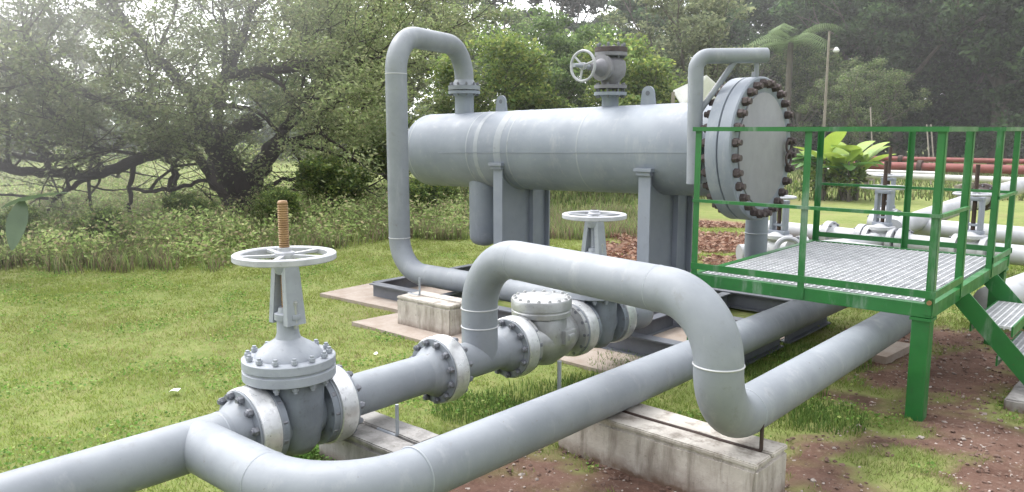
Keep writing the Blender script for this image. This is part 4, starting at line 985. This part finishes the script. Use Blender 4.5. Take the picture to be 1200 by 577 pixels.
o = mobj('clover', leaf_mesh('clover', np.array(lw), .020, [(.13,.24,.05),(.18,.29,.07),(.10,.19,.04),(.26,.30,.10)], up=.85, aspect=.8)); tag(o, 'clover and small broad leaved weeds scattered through the lawn', 'weeds', kind='stuff')
for u, v, lab, s in ((205,464,'scrap of white paper on the lawn left of the near gate valve',.045),(441,420,'small white scrap on the lawn above the straight pipe',.022)):
    p = g_at(u, v); bm = BM(); vs = [bm.verts.new(p+Vector((math.cos(a1)*s*random.uniform(.6,1.2), math.sin(a1)*s*random.uniform(.5,1), .035+random.uniform(0,.015)))) for a1 in [k*PI/3.5 for k in range(7)]]
    bm.faces.new(vs); tag(obj('paper_scrap', bm, M['sheet'], None, loc=p), lab, 'scrap')

# haze volume added over the trees to stand in for lens flare
m = bpy.data.materials.new('haze_volume'); m.use_nodes = True; nt = m.node_tree; nt.nodes.clear()
vo_ = nt.nodes.new('ShaderNodeVolumePrincipled'); vo_.inputs['Density'].default_value = .003; vo_.inputs['Color'].default_value = (1,1,1,1); vo_.inputs['Anisotropy'].default_value = .3
oo = nt.nodes.new('ShaderNodeOutputMaterial'); nt.links.new(vo_.outputs[0], oo.inputs['Volume'])
bm = BM(); bar(bm, gnd(600,11.5,6.5), gnd(600,80,6.5), 150, 14); tag(obj('haze_volume', bm, m, None, False, loc=gnd(600,40)), kind='structure')
m2 = bpy.data.materials.new('flare_haze'); m2.use_nodes = True; nt = m2.node_tree; nt.nodes.clear()  # added ball of haze imitating the lens flare at upper left
v2 = nt.nodes.new('ShaderNodeVolumePrincipled'); v2.inputs['Color'].default_value = (1,1,1,1); v2.inputs['Anisotropy'].default_value = .65
oo = nt.nodes.new('ShaderNodeOutputMaterial'); nt.links.new(v2.outputs[0], oo.inputs['Volume'])
mc = at(-120, -130, 10.5)
tc = nt.nodes.new('ShaderNodeTexCoord'); ln = nt.nodes.new('ShaderNodeVectorMath'); ln.operation = 'LENGTH'; nt.links.new(tc.outputs['Object'], ln.inputs[0])
nt.links.new(nramp(nt, ln.outputs['Value'], .8, 6.6, .13, 0), v2.inputs['Density'])
bm = BM(); bmesh.ops.create_icosphere(bm, subdivisions=3, radius=7.0, matrix=Matrix.Translation(mc))
mb = obj('haze_volume', bm, m2, None, loc=mc); tag(mb, kind='structure')

# ------------------------------------------------------------------ world, sun, camera
sc = bpy.context.scene
world = bpy.data.worlds.new('World'); sc.world = world; world.use_nodes = True; nt = world.node_tree; nt.nodes.clear()
sky = nt.nodes.new('ShaderNodeTexSky'); sky.sky_type = 'NISHITA'; sky.sun_disc = False
# sun from upper left, a little ahead of the camera
sun_dir = (-cr*.75 + cf*.55 + Vector((0,0,1.35))).normalized()
glow_dir = (-cr*.62 + cf*.7 + Vector((0,0,.45))).normalized()
elev = math.asin(sun_dir.z); az = math.atan2(sun_dir.x, sun_dir.y)
sky.sun_elevation = elev; sky.sun_rotation = az; sky.air_density = 1.0; sky.dust_density = 3.0; sky.ozone_density = 1.0
bg = nt.nodes.new('ShaderNodeBackground'); bg.inputs[1].default_value = .05; nt.links.new(sky.outputs[0], bg.inputs[0])
# overcast cloud deck: brightest high up and around the hidden sun, dimmer low down away from it
tc = nt.nodes.new('ShaderNodeTexCoord'); sx = nt.nodes.new('ShaderNodeSeparateXYZ'); nt.links.new(tc.outputs['Generated'], sx.inputs[0])
up_ = nramp(nt, sx.outputs[2], .0, .75, .52, 2.1)
dt = nt.nodes.new('ShaderNodeVectorMath'); dt.operation = 'DOT_PRODUCT'; nt.links.new(tc.outputs['Generated'], dt.inputs[0]); dt.inputs[1].default_value = glow_dir
gl_ = nramp(nt, dt.outputs['Value'], .45, 1.0, 0, 5.0)
su = nt.nodes.new('ShaderNodeMath'); su.operation = 'ADD'; nt.links.new(up_, su.inputs[0]); nt.links.new(gl_, su.inputs[1])
bg2 = nt.nodes.new('ShaderNodeBackground'); bg2.inputs[0].default_value = (.975,.975,.985,1); nt.links.new(su.outputs[0], bg2.inputs[1])
ad = nt.nodes.new('ShaderNodeAddShader'); wo = nt.nodes.new('ShaderNodeOutputWorld')
nt.links.new(bg.outputs[0], ad.inputs[0]); nt.links.new(bg2.outputs[0], ad.inputs[1]); nt.links.new(ad.outputs[0], wo.inputs[0])
sl = bpy.data.lights.new('sun', 'SUN'); sl.energy = 2.3; sl.angle = math.radians(18); sl.color = (1,.97,.92)
so = bpy.data.objects.new('sun', sl); C.objects.link(so); so.rotation_euler = sun_dir.to_track_quat('Z','Y').to_euler()
cd = bpy.data.cameras.new('camera'); cam = bpy.data.objects.new('camera', cd); C.objects.link(cam); sc.camera = cam
cam.location = (0,0,H); cam.rotation_euler = (PI/2-PITCH, 0, PHI); cd.sensor_width = 36; cd.lens = 36*FPX/1200; cd.clip_end = 2000; cd.clip_start = .05
sc.view_settings.view_transform = 'Standard'; sc.view_settings.look = 'None'; sc.view_settings.exposure = 0
sc.render.engine = 'CYCLES'
